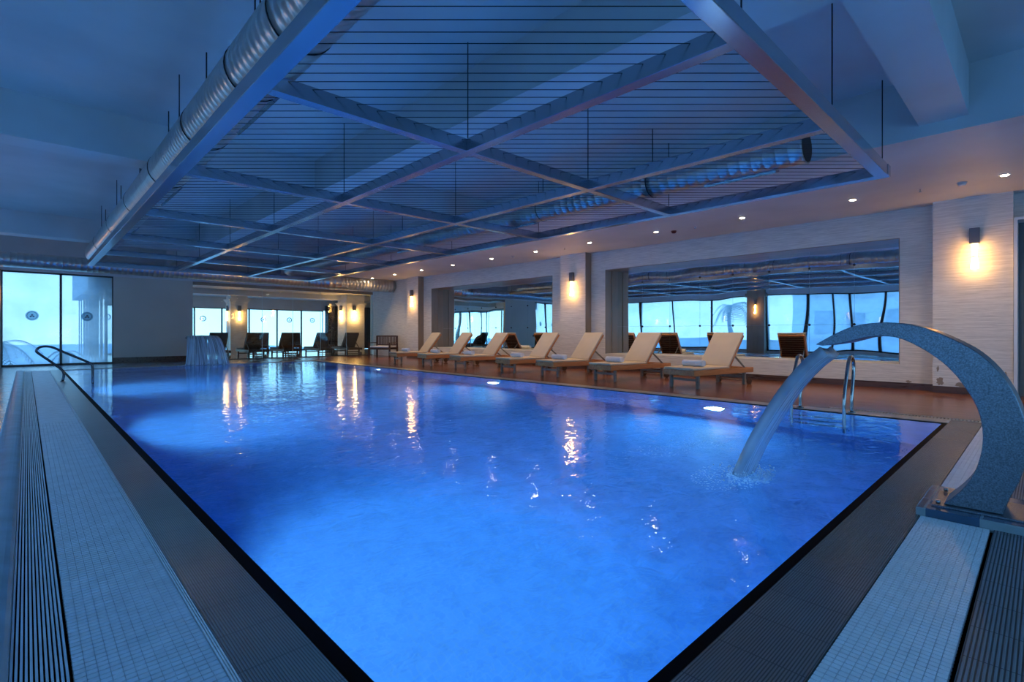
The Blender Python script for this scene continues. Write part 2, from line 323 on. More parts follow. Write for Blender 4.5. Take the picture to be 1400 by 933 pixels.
# ------------------------------------------------------------------ mesh helpers
class MB:
    def __init__(self): self.v = []; self.f = []; self.smooth = []; self.uv = None
    def add(self, vs, fs, smooth=False):
        n = len(self.v); self.v += [tuple(p) for p in vs]
        self.f += [tuple(i + n for i in f) for f in fs]; self.smooth += [smooth] * len(fs)
        return self
    def box(self, x0, x1, y0, y1, z0, z1):
        vs = [(x, y, z) for z in (z0, z1) for y in (y0, y1) for x in (x0, x1)]
        return self.add(vs, [(0, 2, 3, 1), (4, 5, 7, 6), (0, 1, 5, 4), (2, 6, 7, 3), (0, 4, 6, 2), (1, 3, 7, 5)])
    def bar(self, a, b, w, h, up=(0, 0, 1)):
        """box-section bar from a to b; w across, h along up"""
        a = Vector(a); b = Vector(b); d = (b - a).normalized(); u = Vector(up)
        s = d.cross(u)
        if s.length < 1e-4: s = d.cross(Vector((1, 0, 0)))
        s.normalize(); u = s.cross(d).normalized()
        vs = [p + s * (i * w / 2) + u * (j * h / 2) for p in (a, b) for j in (-1, 1) for i in (-1, 1)]
        return self.add(vs, [(0, 2, 3, 1), (4, 5, 7, 6), (0, 1, 5, 4), (2, 6, 7, 3), (0, 4, 6, 2), (1, 3, 7, 5)])
    def tube(self, pts, r, seg=12, caps=True):
        pts = [Vector(p) for p in pts]; rings = []; n = len(pts)
        prev = None
        for i, p in enumerate(pts):
            d = (pts[min(i + 1, n - 1)] - pts[max(i - 1, 0)]).normalized()
            if prev is None:
                s = d.cross(Vector((0, 0, 1)))
                if s.length < 1e-3: s = d.cross(Vector((0, 1, 0)))
            else: s = prev - d * prev.dot(d)
            s.normalize(); prev = s; u = d.cross(s)
            rr = r[i] if isinstance(r, (list, tuple)) else r
            rings.append([p + (s * math.cos(2 * PI * k / seg) + u * math.sin(2 * PI * k / seg)) * rr for k in range(seg)])
        vs = [q for ring in rings for q in ring]; fs = []
        for i in range(n - 1):
            for k in range(seg):
                k2 = (k + 1) % seg
                fs.append((i * seg + k, i * seg + k2, (i + 1) * seg + k2, (i + 1) * seg + k))
        base = len(self.v)
        self.add(vs, fs, True)
        if caps:
            self.f.append(tuple(base + k for k in reversed(range(seg)))); self.smooth.append(False)
            self.f.append(tuple(base + (n - 1) * seg + k for k in range(seg))); self.smooth.append(False)
        return self
    def prism(self, poly, w0, w1, plane='YZ'):
        """extrude a closed 2-D polygon between w0 and w1 on the remaining axis"""
        n = len(poly)
        def P(a, b, w):
            return (w, a, b) if plane == 'YZ' else ((a, w, b) if plane == 'XZ' else (a, b, w))
        vs = [P(a, b, w0) for a, b in poly] + [P(a, b, w1) for a, b in poly]
        fs = [tuple(range(n)), tuple(reversed(range(n, 2 * n)))] + [(i, i + n, (i + 1) % n + n, (i + 1) % n) for i in range(n)]
        return self.add(vs, fs)
    def build(self, name, m, parent=None, bevel=0, loc=None, rot=None, seg=2):
        me = bpy.data.meshes.new(name); me.from_pydata(self.v, [], self.f)
        me.polygons.foreach_set('use_smooth', self.smooth)
        bm = bmesh.new(); bm.from_mesh(me); bmesh.ops.recalc_face_normals(bm, faces=bm.faces); bm.to_mesh(me); bm.free()
        me.materials.append(m); o = bpy.data.objects.new(name, me); COL.objects.link(o)
        if parent: o.parent = parent
        if loc: o.location = loc
        if rot: o.rotation_euler = rot
        if bevel:
            b = o.modifiers.new('bevel', 'BEVEL'); b.width = bevel; b.segments = seg; b.limit_method = 'ANGLE'; b.angle_limit = R(40)
        return o
def smooth_path(pts, n=6):
    """Catmull-Rom through the points"""
    P = [Vector(p) for p in pts]; P = [P[0] * 2 - P[1]] + P + [P[-1] * 2 - P[-2]]; out = []
    for i in range(1, len(P) - 2):
        for k in range(n):
            t = k / n; a, b, c, d = P[i - 1:i + 3]
            out.append(0.5 * ((2 * b) + (c - a) * t + (2 * a - 5 * b + 4 * c - d) * t * t + (3 * b - a - 3 * c + d) * t ** 3))
    out.append(P[-2]); return out
def tag(o, label, cat, group=None, kind=None):
    o['label'] = label; o['category'] = cat
    if group: o['group'] = group
    if kind: o['kind'] = kind
    return o
def struct(o): o['kind'] = 'structure'; return o
def empty(name, loc, rz=0):
    o = bpy.data.objects.new(name, None); o.empty_display_size = 0.1; COL.objects.link(o)
    o.location = loc; o.rotation_euler = (0, 0, rz); return o
def copy_tree(o, parent=None):
    c = o.copy(); COL.objects.link(c)
    if parent: c.parent = parent
    for ch in list(o.children): copy_tree(ch, c)
    return c
def box(name, m, *a, parent=None, bevel=0): return MB().box(*a).build(name, m, parent, bevel)

# ================================================================== SETTING
X0, X1 = 0.76, 7.70          # water edges
Y0, Y1 = 0.83, 18.9
FARY = 21.8; RWX = 11.8; LWX = -3.0; NWY = -4.0; CEIL = 4.05; SOF = 3.34; BEAMZ = 3.48
DEPTH = 1.5
# floors
struct(MB().box(-0.3, X0 - 0.3, NWY, FARY, -0.45, -0.2).box(X0 - 0.3, 12.5, NWY, Y0 - 0.3, -0.45, -0.2).box(X0 - 0.3, 12.5, Y1 + 0.3, FARY, -0.45, -0.2).box(X1 + 0.3, 12.5, Y0 - 0.3, Y1 + 0.3, -0.45, -0.2).build('floor_leak_block', MT['black']))  # slab added under the floors to block sky light through gaps
f = MB()
f.box(LWX, -0.20, NWY, FARY, -0.2, 0.0)              # left tiles
f.box(-0.20, 7.75, 19.15, FARY, -0.2, 0.0)           # far strip
f.box(-0.20, 12.5, NWY, -1.5, -0.2, 0.0)
struct(f.build('floor', MT['tile']))
struct(MB().box(0.47, 0.70, 0.50, 19.15, -0.2, 0.0).build('pool_edge_tile', MT['grip']))
struct(MB().box(0.70, 8.02, 0.50, 0.78, -0.2, 0.0).build('pool_edge_tile', MT['gripn']))
struct(MB().box(-0.04, 8.2, -1.5, 0.19, -0.2, 0.0).build('ribbed_floor', MT['ribdark']))
g = MB().box(0.70, X0, 0.78, 18.95, -0.25, -0.005).box(X0, X1 + 0.05, 0.78, Y0, -0.25, -0.005)
struct(g.build('pool_gutter', MT['black']))  # solid strips, the gap's shade painted in as black
s = MB().box(X1 + 0.05, 8.02, 0.78, 19.15, -0.2, 0.004).box(0.70, X1 + 0.05, 18.95, 19.15, -0.2, 0.004)
struct(s.build('pool_curb', MT['stone'], bevel=0.008))
struct(MB().box(X1, X1 + 0.05, Y0, 18.95, -0.25, -0.004).build('pool_gutter', MT['black']))
d = MB().box(8.18, RWX + 0.65, -1.5, FARY, -0.2, 0.0).box(8.02, 8.18, 2.1, FARY, -0.2, 0.0).box(7.75, 8.02, 19.15, FARY, -0.2, 0.0)
struct(d.build('wood_deck', MT['deck']))
# rounded curb on the far left of the grates
c = MB()
poly = [(-0.20, -0.1)] + [(-0.12 - 0.08 * math.cos(PI * k / 10), 0.028 * math.sin(PI * k / 10)) for k in range(11)] + [(-0.04, -0.1)]
c.prism(poly, -1.5, 19.15, 'XZ'); struct(c.build('raised_curb', MT['curb']))
# basin
b = MB()
b.box(X0 - 0.3, X1 + 0.3, Y0 - 0.3, Y1 + 0.3, -DEPTH - 0.15, -DEPTH)
b.box(X0 - 0.3, X0, Y0 - 0.3, Y1 + 0.3, -DEPTH, -0.26).box(X1, X1 + 0.3, Y0 - 0.3, Y1 + 0.3, -DEPTH, -0.26)
b.box(X0, X1, Y0 - 0.3, Y0, -DEPTH, -0.26).box(X0, X1, Y1, Y1 + 0.3, -DEPTH, -0.26)
b.box(X0 - 0.05, X0, Y0, Y1, -0.26, -0.25).box(X1, X1 + 0.05, Y0, Y1, -0.26, -0.25)
struct(b.build('pool_basin', MT['pooltile']))
# top ring of basin, just under the water line
struct(MB().box(X0 - 0.03, X0 + 0.001, Y0, Y1, -0.26, -0.03).box(X1 - 0.001, X1 + 0.04, Y0, Y1, -0.26, -0.03)
       .box(X0, X1, Y0 - 0.04, Y0 + 0.001, -0.26, -0.03).box(X0, X1, Y1, Y1 + 0.04, -0.26, -0.03).build('pool_basin_rim', MT['pooltile']))
w = MB().box(X0 - 0.01, X1 + 0.01, Y0 - 0.01, Y1 + 0.06, -DEPTH - 0.02, -0.008).build('pool_water', MT['water'])
struct(w)
# ceiling, soffit and beams
struct(box('ceiling', MT['plaster'], LWX - 0.3, 12.6, NWY - 0.3, FARY + 0.1, CEIL, CEIL + 0.2))
struct(box('trim_1', MT['plaster'], 7.6, 12.6, NWY, FARY, SOF, CEIL))
struct(box('trim_2', MT['plaster'], 3.64, 4.30, NWY, FARY, BEAMZ, CEIL))
n_t = 3
for ya, yb in ((0.59, 1.03), (8.8, 9.24), (17.4, 17.9)):
    struct(MB().box(LWX, 3.64, ya, yb, BEAMZ, CEIL).box(4.30, 7.6, ya, yb, BEAMZ, CEIL).build('trim_%d' % n_t, MT['plaster'])); n_t += 1
# right wall with two recesses and a door opening
OP = [(1.88, 8.56), (10.55, 17.06)]; OZ0, OZ1 = 0.46, 2.82; MX = 12.36
wr = MB()
wr.box(RWX, 12.6, NWY, -0.7, 0, SOF).box(RWX, 12.6, -0.7, 0.35, 2.9, SOF).box(RWX, 12.6, 0.35, OP[0][0], 0, SOF)
for a, b_ in OP:
    wr.box(RWX, 12.6, a, b_, OZ1, SOF).box(RWX, 12.6, a, b_, 0, OZ0).box(MX + 0.03, 12.6, a, b_, OZ0, OZ1)
wr.box(RWX, 12.6, OP[0][1], OP[1][0], 0, SOF).box(RWX, 12.6, OP[1][1], FARY, 0, SOF)
struct(wr.build('wall_right', MT['wallpaper']))
for i, (a, b_) in enumerate(((0.36, 1.37), (9.06, 10.0), (17.63, 18.45))):
    p = MB().box(11.53, RWX, a, b_, 0, SOF); struct(p.build('wall_right_pilaster', MT['wallpaper']))
    struct(MB().box(11.51, 11.53, a, b_, 0, 0.12).box(11.53, RWX, a - 0.02, a, 0, 0.12).build('baseboard_right', MT['skirting']))
    if i: struct(MB().box(11.54, RWX, a - 0.006, a, 0.12, SOF).build('trim_%d' % (7 + i), MT['brown']))
struct(MB().box(RWX - 0.02, RWX, 1.37, 9.06, 0, 0.12).build('baseboard_right', MT['skirting']))
struct(MB().box(RWX - 0.02, RWX, 10.0, 17.63, 0, 0.12).build('baseboard_right', MT['skirting']))
for i, (a, b_) in enumerate(OP):   # brown lined reveals (three sides)
    t_ = MB().box(RWX - 0.006, MX, b_ - 0.012, b_, OZ0, OZ1).box(RWX - 0.004, MX, a, b_ - 0.012, OZ1 - 0.012, OZ1).box(RWX - 0.004, MX, a, a + 0.012, OZ0, OZ1 - 0.012)
    t_.box(RWX + 0.28, RWX + 0.29, b_ - 0.03, b_ - 0.012, OZ0, OZ1 - 0.012)
    struct(t_.build('trim_%d' % (10 + i), MT['brown']))
def blotch(x, y, z, sy, sz, seed):
    rn = random.Random(seed); n = 18; pts = []
    for k in range(n):
        a = 2 * PI * k / n; q = rn.uniform(0.55, 1.0); pts.append((y + sy * q * math.cos(a), max(0.122, z + sz * q * math.sin(a))))
    struct(MB().prism(pts, x - 0.002, x, 'YZ').build('wall_right_peeling', MT['brown']))
blotch(11.53, 1.27, 0.20, 0.06, 0.09, 1); blotch(11.53, 1.30, 0.42, 0.02, 0.06, 2); blotch(11.53, 1.0, 0.16, 0.09, 0.05, 3); blotch(11.53, 0.47, 0.30, 0.05, 0.14, 4); blotch(RWX, 1.75, 0.14, 0.05, 0.03, 5)
# door at the near end of the right wall
dr = struct(MB().box(11.86, 11.92, -0.66, 0.31, 0, 2.86).build('door_1', MT['doordark']))
dfm = MB().box(11.50, 11.95, 0.31, 0.355, 0, 2.90).box(11.50, 11.95, -0.70, -0.66, 0, 2.90).box(11.50, 11.95, -0.66, 0.31, 2.86, 2.90)
dfm.build('door_frame', MT['whiteframe'], dr)
MB().tube([(11.86, -0.55, 1.0), (11.80, -0.55, 1.0), (11.80, -0.42, 1.0)], 0.011, 8).build('door_handle', MT['chrome'], dr)
# far wall: lintel, slab and end columns
struct(MB().box(LWX - 0.3, RWX, FARY, FARY + 0.2, 2.95, CEIL).build('wall_far', MT['plaster']))
struct(MB().box(2.13, 4.46, FARY, FARY + 0.2, 0, 2.95).build('wall_far_panel', MT['slab']))
struct(MB().box(2.13, 4.46, FARY - 0.02, FARY, 0, 0.20).build('baseboard_far', MT['skirting']))
# left and near walls above the glazing
struct(MB().box(LWX - 0.3, LWX, NWY - 0.3, FARY, 2.95, CEIL).box(LWX - 0.3, LWX, NWY, FARY, -0.2, 0.12).build('wall_left', MT['plaster']))
struct(MB().box(LWX, 12.6, NWY - 0.3, NWY, 2.95, CEIL).box(LWX, 12.6, NWY - 0.3, NWY, -0.2, 0.12).box(10.5, 12.6, NWY - 0.3, NWY, 0.12, 2.95).build('wall_near', MT['plaster']))

# ---- windows -------------------------------------------------------
WN = [0]
def emblem(x, y, z, r, parent, axis='Y', full=True):
    """round sticker: disc, ring and a small three-lobed mark; faces -Y"""
    def disc(rr, yy, m, name, cx=0, cz=0, inner=0, seg=28):
        vs = []; fs = []
        for k in range(seg):
            a = 2 * PI * k / seg
            vs.append((x + cx + rr * math.cos(a), yy, z + cz + rr * math.sin(a)))
        if inner:
            for k in range(seg):
                a = 2 * PI * k / seg
                vs.append((x + cx + inner * math.cos(a), yy, z + cz + inner * math.sin(a)))
            fs = [(k, (k + 1) % seg, (k + 1) % seg + seg, k + seg) for k in range(seg)]
        else: fs = [tuple(range(seg))]
        return vs, fs
    a = MB(); 
    if full: a.add(*disc(r, y - 0.004, None, ''))
    else: a.add(*disc(r, y - 0.004, None, '', inner=r * 0.68))
    st = a.build('window_sticker', MT['decal'] if full else MT['decal2'], parent)
    b = MB()
    if full: b.add(*disc(r * 0.80, y - 0.006, None, '', inner=r * 0.72))
    for cx, cz in ((0, 0.16), (-0.2, -0.16), (0.2, -0.16)):
        b.add(*disc(r * 0.17, y - 0.006, None, '', cx * r, cz * r, seg=12))
    b.build('printed_mark', MT['decal2'], st)
def window(x0, x1, y, z0, z1, m, fw=0.03, logo=None, along='X', depth=0.08):
    WN[0] += 1
    f = MB()
    if along == 'X':
        f.box(x0, x0 + fw, y, y + depth, z0, z1).box(x1 - fw, x1, y, y + depth, z0, z1).box(x0, x1, y, y + depth, z0, z0 + 0.06).box(x0, x1, y, y + depth, z1 - 0.05, z1)
    else:
        f.box(y - depth, y, x0, x0 + fw, z0, z1).box(y - depth, y, x1 - fw, x1, z0, z1).box(y - depth, y, x0, x1, z0, z0 + 0.06).box(y - depth, y, x0, x1, z1 - 0.05, z1)
    o = struct(f.build('window_%d' % WN[0], MT['frame']))
    p = MB()
    if along == 'X': p.box(x0 + fw, x1 - fw, y + 0.036, y + 0.044, z0 + 0.06, z1 - 0.05)
    else: p.box(y - 0.044, y - 0.036, x0 + fw, x1 - fw, z0 + 0.06, z1 - 0.05)
    p.build('window_pane', m, o)
    if logo: emblem(logo[0], y + 0.034, logo[1], logo[2], o, full=logo[3])
    return o
window(-0.55, 0.80, FARY, 0.0, 2.95, MT['hazy'], logo=(0.13, 1.58, 0.155, True))
window(0.80, 2.13, FARY, 0.0, 2.95, MT['hazy'], logo=(1.45, 1.58, 0.155, True))
LW = [21.8, 19.4, 17.3, 15.2, 13.05, 11.0]
for a, b_ in zip(LW[1:], LW[:-1]): window(a, b_, LWX, 0.12, 2.95, MT['hazy'], along='Y', fw=0.05)
for a, b_ in ((8.15, 9.9), (7.1, 8.15), (6.15, 7.1), (5.0, 6.15), (3.0, 5.0), (1.0, 3.0), (-1.5, 1.0), (-4.0, -1.5)):
    window(a, b_, LWX, 0.12, 2.95, MT['hazy'], along='Y', fw=0.05)
for k in range(5): window(-3 + 2.7 * k, -0.3 + 2.7 * k, NWY - 0.1, 0.12, 2.95, MT['hazy'], fw=0.05)
struct(MB().box(LWX - 0.3, LWX + 0.25, 9.9, 11.0, 0, CEIL).box(LWX, LWX + 0.32, 9.83, 11.07, 2.85, 3.05).build('wall_left_column', MT['brown']))
struct(MB().box(-1.30, -0.55, FARY - 0.25, FARY + 0.2, 0, 2.95).build('wall_far_column', MT['brown']))
struct(MB().box(-3, -1.30, FARY, FARY + 0.2, 0, 2.95).build('wall_far_end', MT['plaster']))

# ---- glazed partition to the lounge --------------------------------
part = empty('glass_partition', (4.46, FARY, 0))
tag(part, 'frameless clear glass partition between the pool hall and the far lounge', 'glass partition')
px = [265, 313, 359.5, 401.5, 439.5, 475, 508]
def x_on(pxx, Y):
    az = R(AZ) + math.atan((pxx - 700) / 696); return Y * math.tan(az)
xs = [4.46] + [x_on(p, FARY) for p in px[1:-1]] + [RWX]
for a, b_ in zip(xs[:-1], xs[1:]):
    MB().box(a + 0.006, b_ - 0.006, 0.095, 0.105, 0.03, 2.83).build('glass_panel', MT['glass'], part, loc=(-4.46, 0, 0))
for a in xs[1:-1]:
    MB().box(a - 0.006, a + 0.006, 0.094, 0.106, 0.03, 2.83).build('panel_joint', MT['edge'], part, loc=(-4.46, 0, 0))
MB().box(4.46, RWX, 0.07, 0.13, 0.0, 0.03).build('bottom_rail', MT['frame'], part, loc=(-4.46, 0, 0))
MB().box(4.46, RWX, 0.06, 0.14, 2.83, 2.95).build('top_rail', MT['brown'], part, loc=(-4.46, 0, 0))

# ---- lounge beyond --------------------------------------------------
struct(box('floor', simple('polished_lounge_floor', (0.42, 0.42, 0.40), 0.12, var=0.1, vscale=1), 2.0, 17, FARY + 0.2, 31.4, -0.2, -0.001))
struct(box('ceiling', MT['plaster'], 2.0, 17, FARY + 0.2, 31.4, 3.0, 3.2))
struct(MB().box(2.0, 17, 31.0, 31.2, 2.40, 3.0).box(2.0, 17, 25.4, 25.9, 2.75, 3.0).build('wall_lounge_header', MT['plaster']))
struct(MB().box(1.85, 2.0, FARY + 0.2, 31.2, 2.6, 3.0).box(1.85, 2.0, FARY + 0.2, 31.2, -0.2, 0.05).build('wall_lounge_left', MT['plaster']))
struct(box('wall_lounge_right', MT['slab'], 17, 17.2, FARY + 0.2, 31.2, 0, 3.0))
struct(box('wall_lounge_near', MT['plaster'], RWX, 17, FARY + 0.2, FARY + 0.3, 0, 3.0))
xs2 = [2.0, 3.6, 5.0, 6.42, 7.72, 9.10, 10.61, 12.02, 13.35]
for i, (a, b_) in enumerate(zip(xs2[:-1], xs2[1:])):
    window(a, b_, 31.0, 0.0, 2.40, MT['glass'], logo=((a + b_) / 2 - (0.25 if i == 3 else 0), 1.8, 0.15, False), fw=0.035)
for k in range(6): window(FARY + 0.2 + 1.5 * k, FARY + 1.7 + 1.5 * k, 2.0, 0.05, 2.6, MT['glass'], along='Y', fw=0.04)
cu = MB(); n = 40
for k in range(n):
    xa = 13.4 + k * 0.09; cu.box(xa, xa + 0.09, 30.7 + (0.05 if k % 2 else 0), 30.86 + (0.05 if k % 2 else 0), 0.02, 2.7)
tag(cu.build('curtain', MT['curtain']), 'floor-length dark curtain at the right end of the lounge windows', 'curtain')
LC = [(7.15, 26.2, 0.72), (12.35, 25.2, 1.0)]
for x, y, s_ in LC:
    cl = MB().box(x - s_ / 2, x + s_ / 2, y - s_ / 2, y + s_ / 2, 0, 3.0)
    h = s_ / 2
    for k in range(5): h2 = h + 0.02 * (k + 1); cl.box(x - h2, x + h2, y - h2, y + h2, 2.45 + 0.03 * k, 2.48 + 0.03 * k)
    struct(cl.build('wall_lounge_column', MT['wallpaper']))

# ================================================================== MIRRORS
def mirror_wall(name_lbl, a, b_, npan, zj, rows):
    r = empty('wall_mirror', (MX, a, OZ0)); tag(r, name_lbl, 'mirror')
    wpan = (b_ - a - 0.024) / npan
    for k in range(npan):
        y0_ = 0.012 + k * wpan; tilt = random.uniform(-0.0015, 0.0015)
        for (z0_, z1_) in ((0.0, zj - OZ0 - 0.002), (zj - OZ0 + 0.002, OZ1 - OZ0 - 0.012)):
            o = MB().box(0, 0.012, y0_ + 0.002, y0_ + wpan - 0.002, z0_, z1_).build('mirror_panel', MT['mirror'], r)
        if k:
            for z in rows:
                MB().tube([(-0.006, y0_, z - OZ0), (0.0, y0_, z - OZ0)], 0.026, 14).build('fixing_disc', MT['fix'], r)
mirror_wall('long wall mirror of tall panels behind the nearer loungers', *OP[0], 8, 1.22, (1.22, 2.45))
mirror_wall('wall mirror behind the farther loungers, reflecting the grey panel', *OP[1], 8, 1.22, (1.22, 1.97))

# ================================================================== CEILING GRID
GZ0, GZ1 = 2.90, 3.0
grid = empty('suspended_ceiling_grid', (4.33, 9.7, GZ0))
tag(grid, 'blue-lit suspended metal grid strung with wires above the pool', 'ceiling grid')
gx = [1.286, 3.30, 5.30, 7.36]; gy = [1.34, 4.12, 6.95, 9.80, 12.6, 15.4, 18.2]
def gb(a): return a.build('grid_beam', MT['girder'], grid, bevel=0.004, loc=(-4.33, -9.7, -GZ0), seg=1)
gb(MB().box(1.218, 1.354, 1.27, 18.27, GZ0, GZ1 + 0.03)); gb(MB().box(7.30, 7.43, 1.27, 18.27, GZ0, GZ1 + 0.03))
for x in gx[1:3]: gb(MB().box(x - 0.055, x + 0.055, 1.408, 18.13, GZ0, GZ1 + 0.03))
gb(MB().box(1.354, 7.30, 1.277, 1.408, GZ0, GZ1 + 0.03)); gb(MB().box(1.354, 7.30, 18.13, 18.27, GZ0, GZ1 + 0.03))
for y in gy[1:-1]:
    for a, b_ in ((1.354, 3.245), (3.355, 5.245), (5.355, 7.30)): gb(MB().box(a, b_, y - 0.05, y + 0.05, GZ0, GZ1 + 0.03))
# wires run at 45 degrees to the grid
fw = Vector((math.sin(R(AZ)), math.cos(R(AZ)), 0)); rt = Vector((math.cos(R(AZ)), -math.sin(R(AZ)), 0))
far = MB(); nw = 0
D = 2.0
while D < 18.2:
    # line: p.fw = D ; clip to rectangle
    p0 = fw * D; ts = []
    lo, hi = -99, 99
    for (o_, d_, a, b_) in ((p0.x, rt.x, 1.354, 7.30), (p0.y, rt.y, 1.408, 18.13)):
        t1, t2 = (a - o_) / d_, (b_ - o_) / d_
        if t1 > t2: t1, t2 = t2, t1
        lo = max(lo, t1); hi = min(hi, t2)
    if hi - lo > 0.1:
        A = p0 + rt * lo; B = p0 + rt * hi; A.z = B.z = GZ1 + 0.005
        if nw < 99:
            MB().tube([A, B], 0.0032, 5).build('grid_wire', MT['wire'], grid, loc=(-4.33, -9.7, -GZ0)); nw += 1
        else: far.tube([A, B], 0.0032, 4)
    D += 0.131
o = far.build('grid_wire', MT['wire'], grid, loc=(-4.33, -9.7, -GZ0)); o['kind'] = 'stuff'
for x in gx:
    for y in gy:
        top = CEIL
        if 3.64 < x < 4.3 or any(a < y < b_ for a, b_ in ((0.59, 1.03), (8.8, 9.24), (17.4, 17.9))): top = BEAMZ
        MB().tube([(x, y, GZ1 + 0.03), (x, y, top)], 0.006, 6).build('hanger_rod', MT['wire'], grid, loc=(-4.33, -9.7, -GZ0))

# ================================================================== DUCTS
def duct(path, r, name, label, seams=0.16, hang=(), top=CEIL, open_end=False, diff=(), taper=None, group=None):
    root = empty(name, path[0]); tag(root, label, 'air duct', group)
    off = Vector(path[0])
    pts = []; rr = []
    P = [Vector(p) - off for p in path]
    for i in range(len(P) - 1):
        L = (P[i + 1] - P[i]).length; n = max(1, int(L / seams)); 
        for k in range(n):
            t = k / n
            r0 = r if taper is None else taper[i]; r1 = r if taper is None else taper[i + 1]
            base = P[i].lerp(P[i + 1], t); R0 = r0 + (r1 - r0) * t
            d = (P[i + 1] - P[i]).normalized()
            if seams < 0.5:
                pts += [base, base + d * 0.018, base + d * 0.02 + Vector((0, 0, 0))]; rr += [R0, R0 + 0.004, R0]
            else: pts.append(base); rr.append(R0)
    pts.append(P[-1]); rr.append(r if taper is None else taper[-1])
    MB().tube(pts, rr, 32).build('duct_pipe', MT['duct'], root)
    for h in hang:
        p = Vector(h) - off
        d = (P[1] - P[0]).normalized()
        MB().tube([p - d * 0.006, p + d * 0.006], (r if taper is None else max(taper)) + 0.007, 32).build('hanger_ring', MT['wire'], root)
        MB().tube([p + Vector((0, 0, r)), Vector((p.x, p.y, top - off.z))], 0.007, 6).build('hanger_rod', MT['wire'], root)
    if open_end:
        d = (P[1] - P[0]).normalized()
        MB().tube([P[0] - d * 0.004, P[0] + d * 0.002], r - 0.02, 32).build('end_shade_disc', MT['duct_shade'], root)  # disc on the capped pipe paints the shade of its open end
    for (y_, L, side) in diff:
        g_ = MB(); ang = R(side); 
        cx = math.cos(ang) * (r + 0.005); cz = math.sin(ang) * (r + 0.005)
        u = Vector((-math.sin(ang), 0, math.cos(ang))); nrm = Vector((math.cos(ang), 0, math.sin(ang)))
        c0 = Vector((cx, y_ - off.y, cz))
        for s_ in (-1, 1):
            g_.bar(c0 + u * 0.06 * s_, c0 + u * 0.06 * s_ + Vector((0, L, 0)), 0.015, 0.03, nrm)
        for yy in (0, L): g_.bar(c0 - u * 0.06 + Vector((0, yy, 0)), c0 + u * 0.06 + Vector((0, yy, 0)), 0.015, 0.03, nrm)
        fr = g_.build('air_diffuser', MT['girder'], root)
        s2 = MB()
        for k in range(4): s2.bar(c0 + u * (-0.036 + 0.024 * k) + nrm * 0.004, c0 + u * (-0.036 + 0.024 * k) + nrm * 0.004 + Vector((0, L, 0)), 0.006, 0.012, nrm)
        s2.build('diffuser_vane', MT['wire'], fr)
    return root
ys = [1.6 + 1.8 * k for k in range(10)]
duct([(1.395, 0.6 + 0.6, 3.25), (1.395, 18.3, 3.25)], 0.235, 'spiral_air_duct', 'long spiral air duct above the left edge of the ceiling grid',
     seams=0.10, hang=[(1.395, y, 3.25) for y in (2.55, 3.6, 4.6, 6.2, 8.2, 10.5, 13, 15.8)], diff=[(4.6, 1.0, -40), (8.6, 1.0, -40), (12.4, 1.0, -40)])
duct([(6.68, 1.95, 3.25), (6.68, 18.3, 3.25)], 0.2, 'spiral_air_duct', 'spiral air duct above the right of the grid, its near end open', seams=0.14,
     hang=[(6.68, y, 3.25) for y in (4.0, 6.2, 10.9, 13.5)], open_end=True, diff=[(2.3, 0.9, -75), (6.4, 0.9, -75), (10.2, 0.9, -75), (14, 0.9, -75)], top=CEIL)
duct([(-2.9, 20.6, 3.17), (8.0, 20.6, 3.12), (8.3, 20.5, 3.12), (8.9, 20.1, 3.12), (9.3, 20.0, 3.12), (11.75, 20.0, 3.12)], 0.22, 'spiral_air_duct',
     'beige-lit duct crossing above the far glass to the right wall', seams=0.14, taper=[0.22, 0.22, 0.22, 0.30, 0.30, 0.30], hang=())

# ================================================================== LIGHT FITTINGS
def spot(i, x, y):
    r = empty('recessed_spotlight', (x, y, SOF))
    MB().tube([(0, 0, -0.008), (0, 0, 0.0)], [0.062, 0.062], 20).build('trim_ring', MT['whiteplastic'], r)
    MB().tube([(0, 0, -0.014), (0, 0, -0.009)], 0.042, 16).build('lamp_lens', MT['spotlens'], r)
    l = bpy.data.lights.new('spot_beam', 'SPOT'); l.energy = SPOT_POWER; l.color = (1.0, 0.66, 0.36); l.spot_size = R(120); l.spot_blend = 0.9; l.shadow_soft_size = 0.05
    lo = bpy.data.objects.new('spot_beam', l); lo.location = (0, 0, -0.03); lo.parent = r; COL.objects.link(lo)
    return r
wl = ['nearest of the row, above the right-hand fountain side', 'second of the row from the near right end', 'third of the row from the near right end', 'fourth of the row, just past the dark red detector',
      'fifth of the row, above the gap before the middle pilaster', 'sixth of the row, just past the middle pilaster', 'seventh of the row from the near end', 'eighth of the row from the near end',
      'third from the far end of the row', 'second from the far end of the row', 'farthest of the row, above the big duct end']
for i, y in enumerate((0.41, 2.29, 4.17, 6.1, 8.0, 9.92, 11.83, 13.84, 15.76, 17.68, 19.5)):
    tag(spot(i, 10.26 + 0.025 * i, y), 'small recessed ceiling spotlight, ' + wl[i], 'spotlight', 'recessed spotlights along the right soffit')
def detector(x, y, m, label):
    r = empty('smoke_detector', (x, y, SOF)); tag(r, label, 'smoke detector')
    MB().tube([(0, 0, -0.015), (0, 0, 0)], 0.062, 20).build('detector_base', m, r)
    MB().tube([(0, 0, -0.055), (0, 0, -0.04), (0, 0, -0.015)], [0.03, 0.05, 0.05], 20).build('sensor_head', m, r)
detector(10.32, 0.88, MT['whiteplastic'], 'white round smoke detector between the two nearest ceiling spotlights')
detector(10.55, 5.78, MT['redplastic'], 'dark red round smoke detector on the right ceiling')
detector(10.55, 11.0, MT['whiteplastic'], 'small white smoke detector far along the right ceiling')
